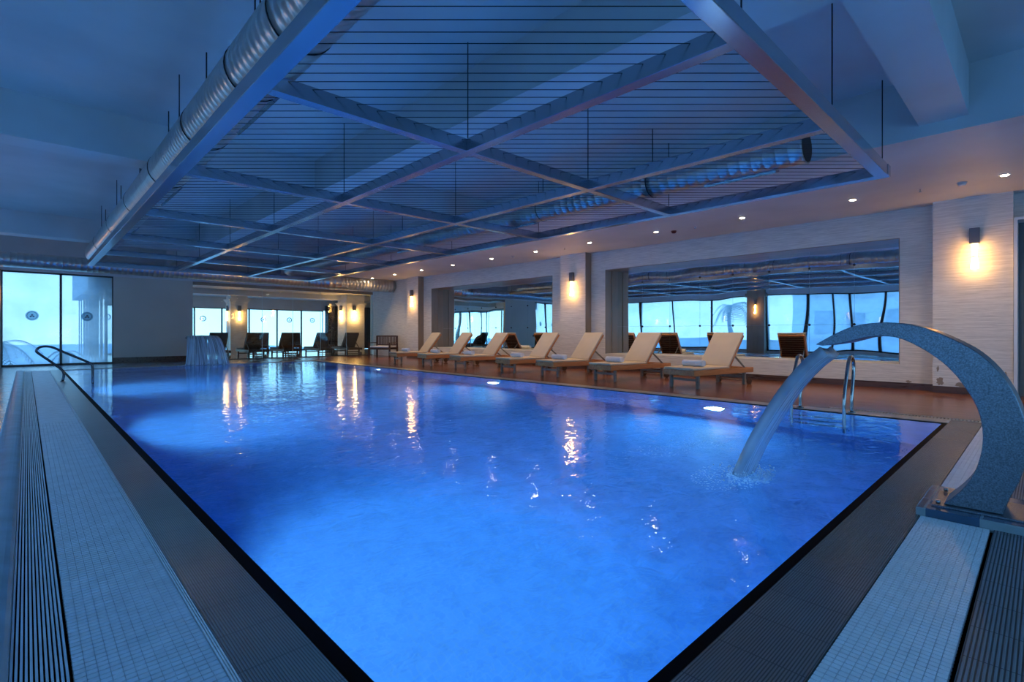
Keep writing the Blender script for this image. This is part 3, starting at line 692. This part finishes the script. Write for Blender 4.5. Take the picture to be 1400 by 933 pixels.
for (x, y, lb) in ((10.3, 1.38, 'tiny sprinkler head beside the near white smoke detector'), (10.4, 5.2, 'tiny sprinkler head near the dark red detector'), (10.5, 8.95, 'tiny sprinkler head above the middle pilaster')):
    r = empty('sprinkler_head', (x, y, SOF)); tag(r, lb, 'sprinkler')
    MB().tube([(0, 0, -0.006), (0, 0, 0)], 0.03, 14).build('escutcheon', MT['whiteplastic'], r)
    MB().tube([(0, 0, -0.045), (0, 0, -0.006)], 0.008, 8).build('nozzle', MT['chrome'], r)
    MB().tube([(0, 0, -0.05), (0, 0, -0.045)], 0.022, 12).build('deflector', MT['chrome'], r)

def sconce(x, y, z, face, label, power=1.0, group='box sconces on the pillars', size=1.0):
    """box top at z; face = rotation about z, box stands off along local -X"""
    r = empty('wall_sconce', (x, y, z), face); tag(r, label, 'wall lamp', group)
    MB().box(-0.10, -0.012, -0.065, 0.065, -0.26, 0.0).build('lamp_housing', MT['sconce'], r, bevel=0.004)
    MB().box(-0.012, 0.0, -0.04, 0.04, -0.2, -0.06).build('wall_plate', MT['sconce'], r)
    MB().tube([(-0.055, 0, -0.262), (-0.055, 0, -0.30), (-0.055, 0, -0.46)], [0.045, 0.04, 0.036], 16).build('lamp_glass', MT['glow'], r)
    MB().tube([(-0.055, 0, -0.48), (-0.055, 0, -0.60), (-0.055, 0, -0.68)], [0.036, 0.05, 0.052], 16).build('lamp_glass', MT['glow'], r)
    MB().tube([(-0.055, 0, -0.462), (-0.055, 0, -0.478)], 0.03, 12).build('glass_collar', MT['teak'], r)
    for dz, pw in ((-0.38, 0.8), (-0.66, 1.2)):
        l = bpy.data.lights.new('sconce_light', 'POINT'); l.energy = SCONCE_POWER * power * pw; l.color = (1.0, 0.50, 0.15); l.shadow_soft_size = 0.03
        lo = bpy.data.objects.new('sconce_light', l); lo.location = (-0.14, 0, dz); lo.parent = r; COL.objects.link(lo)
    return r
sconce(11.53, 0.82, 2.80, 0, 'lit grey box wall lamp on the near right pillar beside the door')
sconce(11.53, 9.52, 2.80, 0, 'lit grey box wall lamp on the middle pilaster between the two mirrors')
sconce(11.53, 18.03, 2.80, 0, 'lit grey box wall lamp on the far pilaster near the wooden bench')
sconce(LWX + 0.25, 10.45, 2.70, PI, 'lit wall lamp on the window-side column, seen only in the long mirror')
sconce(-0.75, FARY - 0.25, 2.68, R(90), 'lit wall lamp at the far left picture edge beside the tall window', 0.3)
x, y, s_ = LC[0]; sconce(x, y - s_ / 2, 2.30, R(90), 'front lamp on the lounge column right of the small waterfall', 0.8)
sconce(x - s_ / 2, y, 2.30, 0, 'side lamp on the lounge column right of the small waterfall', 0.8)
x, y, s_ = LC[1]; sconce(x - 0.08, y - s_ / 2, 2.45, R(90), 'front lamp on the bright lounge column by the right wall', 4.5)
sconce(x - s_ / 2, y + 0.05, 2.45, 0, 'side lamp on the bright lounge column by the right wall', 4.5)
sconce(14.2, 29.6, 2.5, R(90), 'lamp glowing beside the dark curtain deep in the lounge', 0.8)
struct(box('wall_lounge_pier', MT['slab'], 14.0, 14.4, 29.6, 29.9, 0, 3.0))

# underwater lamps
lab = ['near the camera on the left pool wall', 'midway along the left pool wall', 'far along the left pool wall', 'near the fountain jet on the lounger-side pool wall', 'midway along the lounger-side pool wall', 'far along the lounger-side pool wall']
for (x, y, z, s_), lb in zip(POOL_LAMPS, lab):
    xw = X0 if s_ > 0 else X1
    r = empty('underwater_lamp', (xw, y, z)); tag(r, 'round underwater lamp ' + lb, 'pool lamp', 'underwater lamps in the pool walls')
    MB().tube([(0, 0, 0), (s_ * 0.02, 0, 0)], 0.15, 24).build('steel_bezel', MT['chrome'], r)
    MB().tube([(s_ * 0.021, 0, 0), (s_ * 0.03, 0, 0)], 0.11, 20).build('lamp_lens', MT['poollens'], r)

# ================================================================== GRATES
def grate_bars(m, horizontal, u0, u1, v0, v1, pitch=0.027, bw=0.0195, z0=-0.02, z1=0.0, seg_until=8.0, nseg=12, cross=(0.3, 0.66)):
    """bars run across (u); stacked along v. horizontal: u = X, v = Y"""
    b = MB(); v = v0; wseg = (u1 - u0) / nseg
    def put(a, c, d, e_, z0_, z1_):
        b.box(a, c, d, e_, z0_, z1_) if horizontal else b.box(d, e_, a, c, z0_, z1_)
    while v < v1:
        if v < seg_until:
            for k in range(nseg): put(u0 + k * wseg + 0.0008, u0 + (k + 1) * wseg - 0.0008, v, v + bw, z0, z1)
            put(u0, u1, v + 0.007, v + bw - 0.007, z0 - 0.008, z1 - 0.012)
        else: put(u0, u1, v, v + bw, z0, z1)
        v += pitch
    for c in cross:
        cc = u0 + (u1 - u0) * c; put(cc - 0.005, cc + 0.005, v0, v1, z0, z1 - 0.004)
    return b
r = empty('overflow_grate', (0.27, 9.5, 0)); tag(r, 'long grey overflow grate running down the left side of the pool', 'grate')
grate_bars(None, True, 0.105, 0.445, -1.4, 19.1).build('grate_bars', MT['grategrey'], r, loc=(-0.27, -9.5, 0))
MB().box(0.10, 0.47, -1.5, 19.15, -0.16, -0.12).build('gutter_bed', MT['black'], r, loc=(-0.27, -9.5, 0))
e_ = MB()
for k in range(3): e_.box(0.449 + k * 0.0075, 0.453 + k * 0.0075, 0.2, 19.1, -0.12, 0.002)
e_.build('edge_rib', MT['gratewhite'], r, loc=(-0.27, -9.5, 0))
r = empty('ribbed_channel_cover', (0.03, 9, 0)); tag(r, 'narrow cover strip with lengthwise ribs beside the left grate', 'channel cover')
e_ = MB()
for k in range(12): e_.box(-0.038 + k * 0.0115, -0.0315 + k * 0.0115, 0.2, 19.1, -0.03, 0.0)
e_.build('rib_strip', MT['ribplastic'], r, loc=(-0.03, -9, 0))
MB().box(-0.04, 0.10, 0.19, 19.15, -0.06, -0.03).build('strip_base', MT['black'], r, loc=(-0.03, -9, 0))
for xa, xb, lb in ((0.47, 3.70, 'white overflow grate in front of the curved fountain'), (4.34, 8.0, 'white overflow grate continuing behind the curved fountain')):
    r = empty('overflow_grate', ((xa + xb) / 2, 0.35, 0)); tag(r, lb, 'grate')
    lc = (-(xa + xb) / 2, -0.35, 0)
    grate_bars(None, False, 0.205, 0.495, xa, xb, pitch=0.0262, bw=0.0205, seg_until=99, nseg=11, cross=()).build('grate_bars', MT['gratewhite'], r, loc=lc)
    MB().box(xa, xb, 0.19, 0.50, -0.16, -0.12).build('gutter_bed', MT['black'], r, loc=lc)
r = empty('drain_grate', (8.1, 1.3, 0)); tag(r, 'slotted metal drain grate along the near end of the wood deck', 'drain')
e_ = MB(); y = 0.42
while y < 2.08: e_.box(8.035, 8.165, y, y + 0.016, -0.02, 0.002); y += 0.034
e_.box(8.02, 8.035, 0.4, 2.1, -0.02, 0.004).box(8.165, 8.18, 0.4, 2.1, -0.02, 0.004)
e_.build('drain_bars', MT['stone'], r, loc=(-8.1, -1.3, 0))
MB().box(8.02, 8.18, 0.19, 2.1, -0.12, -0.08).build('drain_bed', MT['black'], r, loc=(-8.1, -1.3, 0))
struct(box('pool_edge_tile', MT['gripn'], 8.02, 8.18, 0.19, 0.40, -0.06, 0.0))

# ================================================================== CURVED FOUNTAIN
FX0, FX1 = 3.85, 4.13
outer = [(1.07, .97), (.97, 1.035), (.87, 1.085), (.76, 1.11), (.63, 1.11), (.50, 1.08), (.38, 1.02), (.27, .945), (.19, .855), (.13, .75), (.09, .64), (.068, .52), (.068, .41), (.078, .33), (.10, .24), (.13, .16), (.16, .055)]
inner = [(1.03, .962), (.90, .985), (.77, 1.022), (.63, 1.02), (.50, .95), (.385, .845), (.305, .72), (.26, .61), (.242, .49), (.25, .37), (.285, .24), (.34, .14), (.41, .055)]
def resample(pts, n):
    P = smooth_path([(p[0], p[1], 0) for p in pts], 8); L = [0]
    for a, b in zip(P[:-1], P[1:]): L.append(L[-1] + (b - a).length)
    out = []
    for i in range(n):
        s = L[-1] * i / (n - 1); k = 0
        while k < len(L) - 2 and L[k + 1] < s: k += 1
        t = (s - L[k]) / max(1e-9, L[k + 1] - L[k]); q = P[k].lerp(P[k + 1], t); out.append((q.x, q.y))
    return out
NO = 48; po = resample(outer, NO); pi_ = resample(inner, NO)
fr = empty('curved_fountain', (4.0, 0.25, 0)); tag(fr, 'tall crescent-shaped steel fountain spout arching over the near right pool corner', 'fountain')
LF = (-4.0, -0.25, 0)
sp = MB(); vs = []
for (a, b) in zip(po, pi_): vs += [(FX0, *a), (FX1, *a), (FX1, *b), (FX0, *b)]
fs = []
for i in range(NO - 1):
    q = i * 4; n = q + 4
    fs += [(q, q + 1, n + 1, n), (q + 1, q + 2, n + 2, n + 1), (q + 2, q + 3, n + 3, n + 2), (q + 3, q, n, n + 3)]
k = (NO - 1) * 4
fs += [(k, k + 1, k + 2, k + 3)]
# recessed mouth at the tip
sp.add(vs, fs, False); sp.add([(FX0 + .012, 1.05, .968), (FX1 - .012, 1.05, .968), (FX1 - .012, 1.0, .966), (FX0 + .012, 1.0, .966)], [(0, 1, 2, 3)])
sp.build('spout', MT['spout'], fr, bevel=0.004, loc=LF, seg=1)
MB().box(FX0 - 0.045, FX1 + 0.045, 0.06, 0.46, 0.044, 0.054).build('flange_plate', MT['spout'], fr, bevel=0.003, loc=LF)
MB().box(3.72, 4.34, -0.9, 0.52, -0.02, 0.044).build('tiled_plinth', MT['plinth'], fr, bevel=0.006, loc=LF)
for x, y in ((FX0 - 0.025, 0.43), (FX1 + 0.03, 0.43), (FX0 - 0.025, 0.06), (FX1 + 0.03, 0.06)):
    MB().tube([(x, y, 0.058), (x, y, 0.08)], 0.012, 6).build('flange_bolt', MT['chrome'], fr, loc=LF)
# water thrown by the spout
def ribbon(name, curve, halfw, axis, m, uvl=1.0, nw=14, thick=0.006, parent=None, jitter=0.0):
    """curve: centre points; halfw per point; axis: width direction"""
    C_ = smooth_path(curve, 6); n = len(C_); ax = Vector(axis).normalized()
    hw = [halfw[0] + (halfw[-1] - halfw[0]) * i / (n - 1) for i in range(n)]
    vs = []; fs = []; uv = []
    for i, p in enumerate(C_):
        for k in range(nw):
            t = k / (nw - 1) * 2 - 1
            bulge = (1 - t * t) * 0.02
            d = (C_[min(i + 1, n - 1)] - C_[max(0, i - 1)]).normalized(); nn = d.cross(ax)
            vs.append(p + ax * hw[i] * t + nn * (bulge + jitter * noise.noise(Vector((t * 6, i * 0.15, 3)))))
            uv.append((k / (nw - 1), i / (n - 1) * uvl))
    for i in range(n - 1):
        for k in range(nw - 1):
            a = i * nw + k; fs.append((a, a + 1, a + nw + 1, a + nw))
    me = bpy.data.meshes.new(name); me.from_pydata([tuple(v) for v in vs], [], fs); me.materials.append(m)
    ul = me.uv_layers.new(name='UVMap')
    for l in me.loops: ul.data[l.index].uv = uv[l.vertex_index]
    me.polygons.foreach_set('use_smooth', [True] * len(fs))
    o = bpy.data.objects.new(name, me); COL.objects.link(o)
    if parent: o.parent = parent
    sd = o.modifiers.new('thickness', 'SOLIDIFY'); sd.thickness = thick
    return o
st = ribbon('water_stream', [(3.99, 1.05, .955), (3.985, 1.14, .87), (3.98, 1.26, .72), (3.96, 1.40, .48), (3.94, 1.52, .24), (3.93, 1.62, -.01)], (0.125, 0.115), (1, 0, 0), MT['sheet'], thick=0.075, jitter=0.003)
tag(st, 'smooth sheet of water pouring from the curved fountain into the pool', 'water jet')
# splash where it lands
def droplets(name, m, spots, seed, label, cat, big=0.008):
    rnd = random.Random(seed); b = MB()
    for (cx, cy, rx, ry, n, hz) in spots:
        for k in range(n):
            a = rnd.uniform(0, 2 * PI); q = math.sqrt(rnd.random()); r_ = rnd.uniform(0.35, 1) * big
            x = cx + rx * q * math.cos(a); y = cy + ry * q * math.sin(a); z = (-0.012 - big - abs(rnd.gauss(0, hz))) if rnd.random() < 0.93 else 0.002 + abs(rnd.gauss(0, 0.02))
            vs = [(x + r_, y, z), (x - r_, y, z), (x, y + r_, z), (x, y - r_, z), (x, y, z + r_), (x, y, z - r_)]
            b.add(vs, [(0, 2, 4), (2, 1, 4), (1, 3, 4), (3, 0, 4), (2, 0, 5), (1, 2, 5), (3, 1, 5), (0, 3, 5)], True)
    return tag(b.build(name, m), label, cat, kind='stuff')
droplets('splash_foam', MT['bubble'], [(3.96, 1.54, 0.22, 0.16, 1100, 0.07), (3.80, 1.62, 0.40, 0.24, 350, 0.04)], 3, 'white foam where the near jet hits the water', 'foam', 0.010)
droplets('splash_drops', MT['bubble'], [(4.35, 2.35, 0.5, 0.16, 240, 0.03), (4.7, 2.2, 0.2, 0.1, 60, 0.02), (3.9, 2.5, 0.4, 0.1, 60, 0.006)], 5, 'scattered splash drops on the water left of the near jet', 'splash', 0.007)

# small waterfall at the far end
wf = empty('waterfall_fountain', (4.35, 19.4, 0)); tag(wf, 'low broad waterfall fountain at the far left end of the pool', 'fountain')
MB().box(-0.55, 0.25, -0.04, 0.22, 0.84, 0.90).build('spill_lip', MT['dsteel'], wf, bevel=0.01)
MB().box(-0.30, 0.05, 0.05, 0.2, 0.0, 0.84).build('stand', MT['dsteel'], wf, bevel=0.01)
ws = ribbon('water_curtain', [(4.20, 19.35, .91), (4.21, 19.2, .90), (4.23, 19.05, .78), (4.25, 18.93, .52), (4.26, 18.84, .25), (4.27, 18.78, 0.0)], (0.40, 0.62), (0.985, -0.17, 0), MT['sheet'], nw=24, thick=0.03, jitter=0.004)
tag(ws, 'curtain of white water falling from the far broad fountain lip', 'waterfall')
droplets('waterfall_foam', MT['bubble'], [(4.25, 18.66, 0.85, 0.18, 1300, 0.03)], 9, 'bright foam line under the far waterfall', 'foam', 0.012)

# ================================================================== HANDRAILS
hr = empty('pool_handrail', (0.58, 14.5, 0)); tag(hr, 'bent steel handrail on the left pool edge before the tall windows', 'handrail')
hp = smooth_path([(0.56, 0), (0.575, 0.20), (0.45, 0.36), (0.22, 0.58), (0.15, 0.67), (0.22, 0.75), (0.38, 0.745), (0.60, 0.62), (0.98, 0.40), (1.05, 0.32), (1.06, 0.0), (1.06, -0.35)] and
                 [(0.56, 14.5, 0.0), (0.575, 14.5, 0.20), (0.45, 14.5, 0.36), (0.22, 14.5, 0.58), (0.15, 14.5, 0.67), (0.22, 14.5, 0.75), (0.38, 14.5, 0.745), (0.60, 14.5, 0.62), (0.98, 14.5, 0.40), (1.05, 14.5, 0.32), (1.06, 14.5, 0.0), (1.06, 14.5, -0.9)], 5)
MB().tube(hp, 0.024, 12).build('rail_tube', MT['dsteel'], hr, loc=(-0.58, -14.5, 0))
MB().tube([(0.56, 14.5, 0), (0.56, 14.5, 0.012)], 0.045, 16).build('base_flange', MT['chrome'], hr, loc=(-0.58, -14.5, 0))
lr = empty('pool_ladder', (7.7, 2.05, 0)); tag(lr, 'chrome pool ladder with two looped rails beyond the fountain jet', 'ladder')
for y in (1.75, 2.36):
    pp = smooth_path([(7.80, y, 0.0), (7.82, y, 0.25), (7.90, y, 0.55), (7.88, y, 0.68), (7.78, y, 0.735), (7.66, y, 0.68), (7.52, y, 0.42), (7.45, y, 0.20), (7.44, y, -0.1), (7.44, y, -1.15)], 6)
    MB().tube(pp, 0.021, 14).build('rail_loop', MT['chrome'], lr, loc=(-7.7, -2.05, 0))
    MB().tube([(7.80, y, 0.0), (7.80, y, 0.014)], 0.045, 16).build('base_flange', MT['chrome'], lr, loc=(-7.7, -2.05, 0))
for z in (-0.28, -0.56, -0.84): MB().box(7.41, 7.50, 1.77, 2.34, z - 0.015, z + 0.015).build('ladder_tread', MT['chrome'], lr, loc=(-7.7, -2.05, 0), bevel=0.004)

# ================================================================== LOUNGERS
def make_lounger(dark=False):
    """foot end at -x, head end at +x; origin at base centre"""
    r = empty('sun_lounger', (0, 0, 0))
    TK = MT['darkshadeteak'] if dark else MT['teak']; LG = MT['darkshadeteak'] if dark else MT['greyleg']; CU = MT['cushshade'] if dark else MT['cushion']  # dark set paints the unlit lounge's shade into wood and canvas
    L0, L1, Wd = -0.98, 0.98, 0.33; zt = 0.34
    f = MB()
    for s in (-1, 1): f.bar((L0, s * Wd, zt - 0.045), (L1, s * Wd, zt - 0.045), 0.03, 0.10)
    f.bar((L0 + 0.015, -Wd, zt - 0.045), (L0 + 0.015, Wd, zt - 0.045), 0.03, 0.10); f.bar((L1 - 0.015, -Wd, zt - 0.045), (L1 - 0.015, Wd, zt - 0.045), 0.03, 0.09)
    f.build('frame', TK, r, bevel=0.004, seg=1)
    sl = MB(); x = L0 + 0.07
    while x < 0.20: sl.bar((x, -Wd + 0.016, zt), (x, Wd - 0.016, zt), 0.06, 0.016); x += 0.078
    sl.build('seat_slats', TK, r)
    for x in (-0.80, 0.72):
        for s in (-1, 1):
            lg = MB().bar((x, s * (Wd - 0.035), 0.0 if x < 0 else 0.0), (x, s * (Wd - 0.035), zt - 0.06), 0.05, 0.06, (0, 1, 0)).build('leg', LG, r, bevel=0.003, seg=1)
    for x in (-0.80, 0.72): MB().bar((x, -Wd + 0.05, 0.16), (x, Wd - 0.05, 0.16), 0.025, 0.045).build('stretcher', LG, r)
    # wheels at the head end
    for s in (-1, 1):
        MB().tube([(0.84, s * (Wd - 0.01), 0.075), (0.84, s * (Wd + 0.02), 0.075)], 0.075, 20).build('wheel', MT['darkshadeteak'], r)
    MB().tube([(0.84, -Wd, 0.075), (0.84, Wd, 0.075)], 0.012, 8).build('axle', LG, r)
    # backrest, hinged at x=.22
    A = R(52); hx, hz = 0.18, zt + 0.02; BL = 0.80
    ux, uz = math.cos(A), math.sin(A)
    b = MB()
    for s in (-1, 1): b.bar((hx, s * (Wd - 0.03), hz), (hx + ux * BL, s * (Wd - 0.03), hz + uz * BL), 0.03, 0.05, (-uz, 0, ux))
    for q in (0.03, BL - 0.02): b.bar((hx + ux * q, -Wd + 0.03, hz + uz * q), (hx + ux * q, Wd - 0.03, hz + uz * q), 0.05, 0.025, (-uz, 0, ux))
    bo = b.build('backrest', TK, r)
    q = 0.10; b = MB()
    while q < BL - 0.06: b.bar((hx + ux * q, -Wd + 0.04, hz + uz * q), (hx + ux * q, Wd - 0.04, hz + uz * q), 0.05, 0.015, (-uz, 0, ux)); q += 0.075
    b.build('backrest_slats', MT['darkshadeteak'], bo)
    for s in (-1, 1): MB().bar((hx + ux * BL * 0.42, s * (Wd - 0.06), hz + uz * BL * 0.42 - 0.01), (hx + 0.62, s * (Wd - 0.06), zt - 0.02), 0.02, 0.03).build('backrest_prop', LG, r)
    c = MB().box(L0 - 0.01, hx - 0.01, -Wd + 0.0, Wd - 0.0, zt + 0.01, zt + 0.055).build('seat_cushion', CU, r, bevel=0.018, seg=3)
    bc = MB(); nx, nz = -uz, ux
    P0 = (hx - 0.01 + nx * 0.02, hz + nz * 0.02); P1 = (hx + ux * (BL + 0.03) + nx * 0.028, hz + uz * (BL + 0.03) + nz * 0.028)
    bc.prism([(P0[0], P0[1]), (P1[0], P1[1]), (P1[0] + nx * 0.045, P1[1] + nz * 0.045), (P0[0] + nx * 0.045, P0[1] + nz * 0.045)], -Wd + 0.0, Wd - 0.0, 'XZ')
    bc.build('back_cushion', CU, r, bevel=0.018, seg=3)
    return r
def make_towel(w=0.44, rr=0.070):
    b = MB(); prof = []; seg = 40
    # spiral roll cross-section lying along Y
    pts = []
    for k in range(49):
        a = -PI / 2 + k / 48 * 2 * PI * 2.4; q = rr * (0.30 + 0.70 * k / 48); pts.append((q * math.cos(a), q * math.sin(a)))
    vs = []; fs = []
    m_ = 9
    for j in range(m_):
        y = -w / 2 + w * j / (m_ - 1); bul = 1 + 0.03 * math.sin(j * 2.1)
        if j in (0, m_ - 1): bul = 0.95
        for (x, z) in pts: vs.append((x * bul, y, z * bul * 0.92 + rr * 0.92))
    n = len(pts)
    for j in range(m_ - 1):
        for k in range(n - 1): fs.append((j * n + k, j * n + k + 1, (j + 1) * n + k + 1, (j + 1) * n + k))
    b.add(vs, fs, True)
    # inner core so the roll reads solid
    b.tube([(0, -w / 2 + 0.008, rr * 0.92), (0, w / 2 - 0.008, rr * 0.92)], rr * 0.8, 20)
    o = b.build('rolled_towel', MT['towel']); s = o.modifiers.new('thickness', 'SOLIDIFY'); s.thickness = 0.008; s.offset = 0
    return o
proto = make_lounger(); tproto = make_towel()
LG_ = [ # foot-leg (near front leg of seen row), centre x,y, rotation
    (9.85, 4.62, -9, 'nearest', 'nearest beige lounger on the deck, right in front of the long mirror\'s middle'),
    (9.92, 6.50, -9, 'second', 'second beige lounger from the near end of the deck row'),
    (9.90, 8.10, -9, 'third', 'third beige lounger from the near end, below the left end of the long mirror'),
    (9.93, 9.60, -9, 'fourth', 'middle beige lounger of seven, below the middle pilaster\'s wall lamp'),
    (9.92, 11.62, -9, 'fifth', 'third beige lounger from the far end of the deck row'),
    (9.95, 13.36, -9, 'sixth', 'second beige lounger from the far end, next to the farthest one'),
    (9.95, 15.10, -9, 'seventh', 'farthest beige lounger of the deck row, closest to the wooden bench')]
for i, (x, y, a, w_, lb) in enumerate(LG_):
    o = proto if i == 0 else copy_tree(proto)
    o.location = (x, y, 0); o.rotation_euler = (0, 0, R(a)); tag(o, lb, 'sun lounger', 'beige sun loungers along the deck')
    t_ = tproto if i == 0 else copy_tree(tproto)
    q = Vector((-0.52, 0.0, 0.396)); q.rotate(Matrix.Rotation(R(a), 3, 'Z'))
    t_.location = (x + q.x, y + q.y, q.z); t_.rotation_euler = (0, 0, R(a + 4))
    tag(t_, 'rolled white towel on the %s beige lounger from the near end' % w_, 'towel', 'rolled towels on the beige loungers')
dproto = make_lounger(True)
DL = [(5.62, 'leftmost shaded lounger behind the glass, partly hidden by the waterfall'), (6.95, 'shaded lounger behind the glass, just right of the lit column'), (8.33, 'shaded lounger in the middle of the row behind the glass'),
      (9.85, 'shaded lounger behind the glass in front of the dark curtain'), (11.2, 'rightmost shaded lounger behind the glass, in front of the bright column')]
for i, (x, lb) in enumerate(DL):
    o = dproto if i == 0 else copy_tree(dproto)
    o.location = (x - 0.1, FARY + 1.32, 0); o.rotation_euler = (0, 0, R(-90 - 2)); tag(o, lb, 'sun lounger', 'shaded loungers behind the glass')
for i, (x, y, a, lb) in enumerate(((8.9, 28.3, 70, 'small shaded lounger by the lounge windows, left of the pair'), (10.6, 28.4, 70, 'small shaded lounger by the lounge windows, right-hand one'))):
    o = copy_tree(dproto); o.location = (x, y, 0); o.rotation_euler = (0, 0, R(a)); tag(o, lb, 'sun lounger', 'shaded loungers by the lounge windows')

# wooden bench at the far end of the deck
bn = empty('wooden_bench', (11.05, 19.55, 0), R(28)); tag(bn, 'dark slatted wooden bench with arms by the far right wall', 'bench')
# local: faces -x, back at +x, width along y
for (x, y, h) in ((-0.32, -0.5, 0.60), (-0.32, 0.5, 0.60), (0.28, -0.5, 0.92), (0.28, 0.5, 0.92)):
    MB().box(x - 0.03, x + 0.03, y - 0.03, y + 0.03, 0, h).build('leg', MT['darkshadeteak'], bn, bevel=0.004, seg=1)
s_ = MB()
for k in range(7): s_.box(-0.34 + k * 0.088, -0.27 + k * 0.088, -0.47, 0.47, 0.40, 0.42)
s_.build('seat', MT['darkshadeteak'], bn)
MB().box(-0.34, 0.27, -0.45, 0.45, 0.421, 0.48).build('seat_cushion', MT['towel'], bn, bevel=0.015)
MB().box(-0.34, -0.30, -0.47, 0.47, 0.33, 0.40).box(0.26, 0.30, -0.47, 0.47, 0.33, 0.40).build('seat_rail', MT['darkshadeteak'], bn)
bk = MB().box(0.26, 0.30, -0.47, 0.47, 0.87, 0.93).box(0.26, 0.30, -0.47, 0.47, 0.50, 0.55)
for k in range(14): bk.box(0.27, 0.29, -0.455 + k * 0.069, -0.42 + k * 0.069, 0.55, 0.87)
bk.build('backrest', MT['darkshadeteak'], bn)
for y in (-0.5, 0.5): MB().box(-0.38, 0.26, y - 0.035, y + 0.035, 0.60, 0.63).build('armrest', MT['darkshadeteak'], bn, bevel=0.005, seg=1)

# indoor plant by the curtain
pl = empty('potted_tree', (12.6, 28.2, 0)); tag(pl, 'slender leafy plant in the dark corner behind the glass', 'plant')
MB().tube([(0, 0, 0), (0, 0, 0.35)], [0.16, 0.22], 18).build('pot', MT['darkshadeteak'], pl)
MB().tube([(0, 0, 0.3), (0.04, 0, 1.0), (0, 0.02, 1.7)], 0.018, 6).build('stem', MT['trunk'], pl)
lv = MB(); rnd = random.Random(4)
for k in range(170):
    z = rnd.uniform(0.7, 2.1); a = rnd.uniform(0, 2 * PI); q = rnd.uniform(0.03, 0.34); L = rnd.uniform(0.08, 0.16)
    c = Vector((q * math.cos(a), q * math.sin(a), z)); d = Vector((math.cos(a), math.sin(a), rnd.uniform(-0.6, 0.5))).normalized() * L
    s = Vector((-math.sin(a), math.cos(a), 0)) * 0.025
    lv.add([c, c + d * 0.5 + s, c + d, c + d * 0.5 - s], [(0, 1, 2, 3)])
lv.build('leaves', MT['leafin'], pl)

# ================================================================== OUTSIDE
struct(MB().box(-40, -3.4, -45, 75, -0.45, -0.25).box(-3.4, 18, 31.5, 75, -0.45, -0.25).box(-3.4, 1.7, 22.1, 31.5, -0.45, -0.25).box(-3.4, 18, -45, -4.4, -0.45, -0.25).build('terrace', MT['terrace']))
bd = empty('outdoor_canopy', (1.75, 22.3, -0.25)); 
tag(bd, 'pale canopy on slim columns jutting out beyond the right-hand tall window', 'canopy')
lc = (-1.75, -22.3, 0.25)
MB().box(1.50, 1.82, 22.15, 30.3, 2.5, 3.6).build('canopy_fascia', MT['facadedark'], bd, loc=lc)
for k in range(7): MB().box(1.70, 1.74, 22.6 + k * 1.22, 22.64 + k * 1.22, -0.25, 2.5).build('slim_column', MT['facadedark'], bd, loc=lc)
def palm(x, y, h, n, L, label, seed, lean=0.2):
    r = empty('palm_tree', (x, y, -0.25)); tag(r, label, 'palm tree', 'palms outside the windows'); rn = random.Random(seed)
    MB().tube(smooth_path([(0, 0, 0), (lean * 0.3, 0, h * 0.5), (lean, 0, h)], 4), 0.10, 8).build('trunk', MT['trunk'], r)
    for k in range(n):
        a = 2 * PI * k / n + rn.uniform(-0.2, 0.2); up = rn.uniform(0.1, 0.9); b = MB(); pts = []
        for j in range(9):
            t = j / 8; pts.append(Vector((lean + math.cos(a) * L * t, math.sin(a) * L * t, h + up * L * t * 0.9 - 1.1 * L * t * t)))
        side = Vector((-math.sin(a), math.cos(a), 0))
        for j in range(8):
            for s in (-1, 1):
                for q in (0, 0.5):
                    p0 = pts[j].lerp(pts[j + 1], q); ln = L * 0.28 * math.sin(PI * (j + q + 0.8) / 9.5)
                    tip = p0 + side * s * ln + (pts[j + 1] - pts[j]).normalized() * ln * 0.6 + Vector((0, 0, -ln * 0.4))
                    d = (pts[j + 1] - pts[j]) * 0.22
                    b.add([p0, p0 + d, tip], [(0, 1, 2)])
        b.tube(pts, 0.012, 4)
        b.build('frond', MT['leaf'], r)
palm(1.0, 23.7, 0.6, 14, 0.50, 'low bushy palm outside the right-hand tall window', 1, 0.0)
palm(-0.75, 24.2, 0.9, 12, 1.1, 'drooping palm outside the left edge of the tall windows', 2, 0.1)
palm(-8.0, 13.6, 3.0, 14, 1.5, 'tall palm outside the side windows, seen in the long mirror', 3, 0.3)
b2 = empty('apartment_block', (-20, 8, -0.25)); tag(b2, 'pale apartment block outside the side windows, seen in the long mirror', 'building')
MB().box(-3, 3, -5, 5, 0, 11).build('facade_wall', MT['facade'], b2)
for k in range(3):
    for j in range(4):
        wn = MB().box(3.0, 3.06, -4.2 + j * 2.3, -3.0 + j * 2.3, 1.2 + k * 3, 2.8 + k * 3).build('facade_window', MT['facadedark'], b2)
        MB().box(3.0, 3.6, -4.5 + j * 2.3, -2.7 + j * 2.3, 0.9 + k * 3, 1.05 + k * 3).build('balcony', MT['whiteplastic'], b2)
b3 = empty('garden_wall', (-9.5, 9, -0.25)); tag(b3, 'low garden wall outside the side windows', 'wall')
MB().box(-0.15, 0.15, -16, 14, 0, 0.8).build('wall_face', MT['facade'], b3); MB().box(-0.2, 0.2, -16, 14, 0.8, 0.88).build('coping', MT['whiteplastic'], b3)
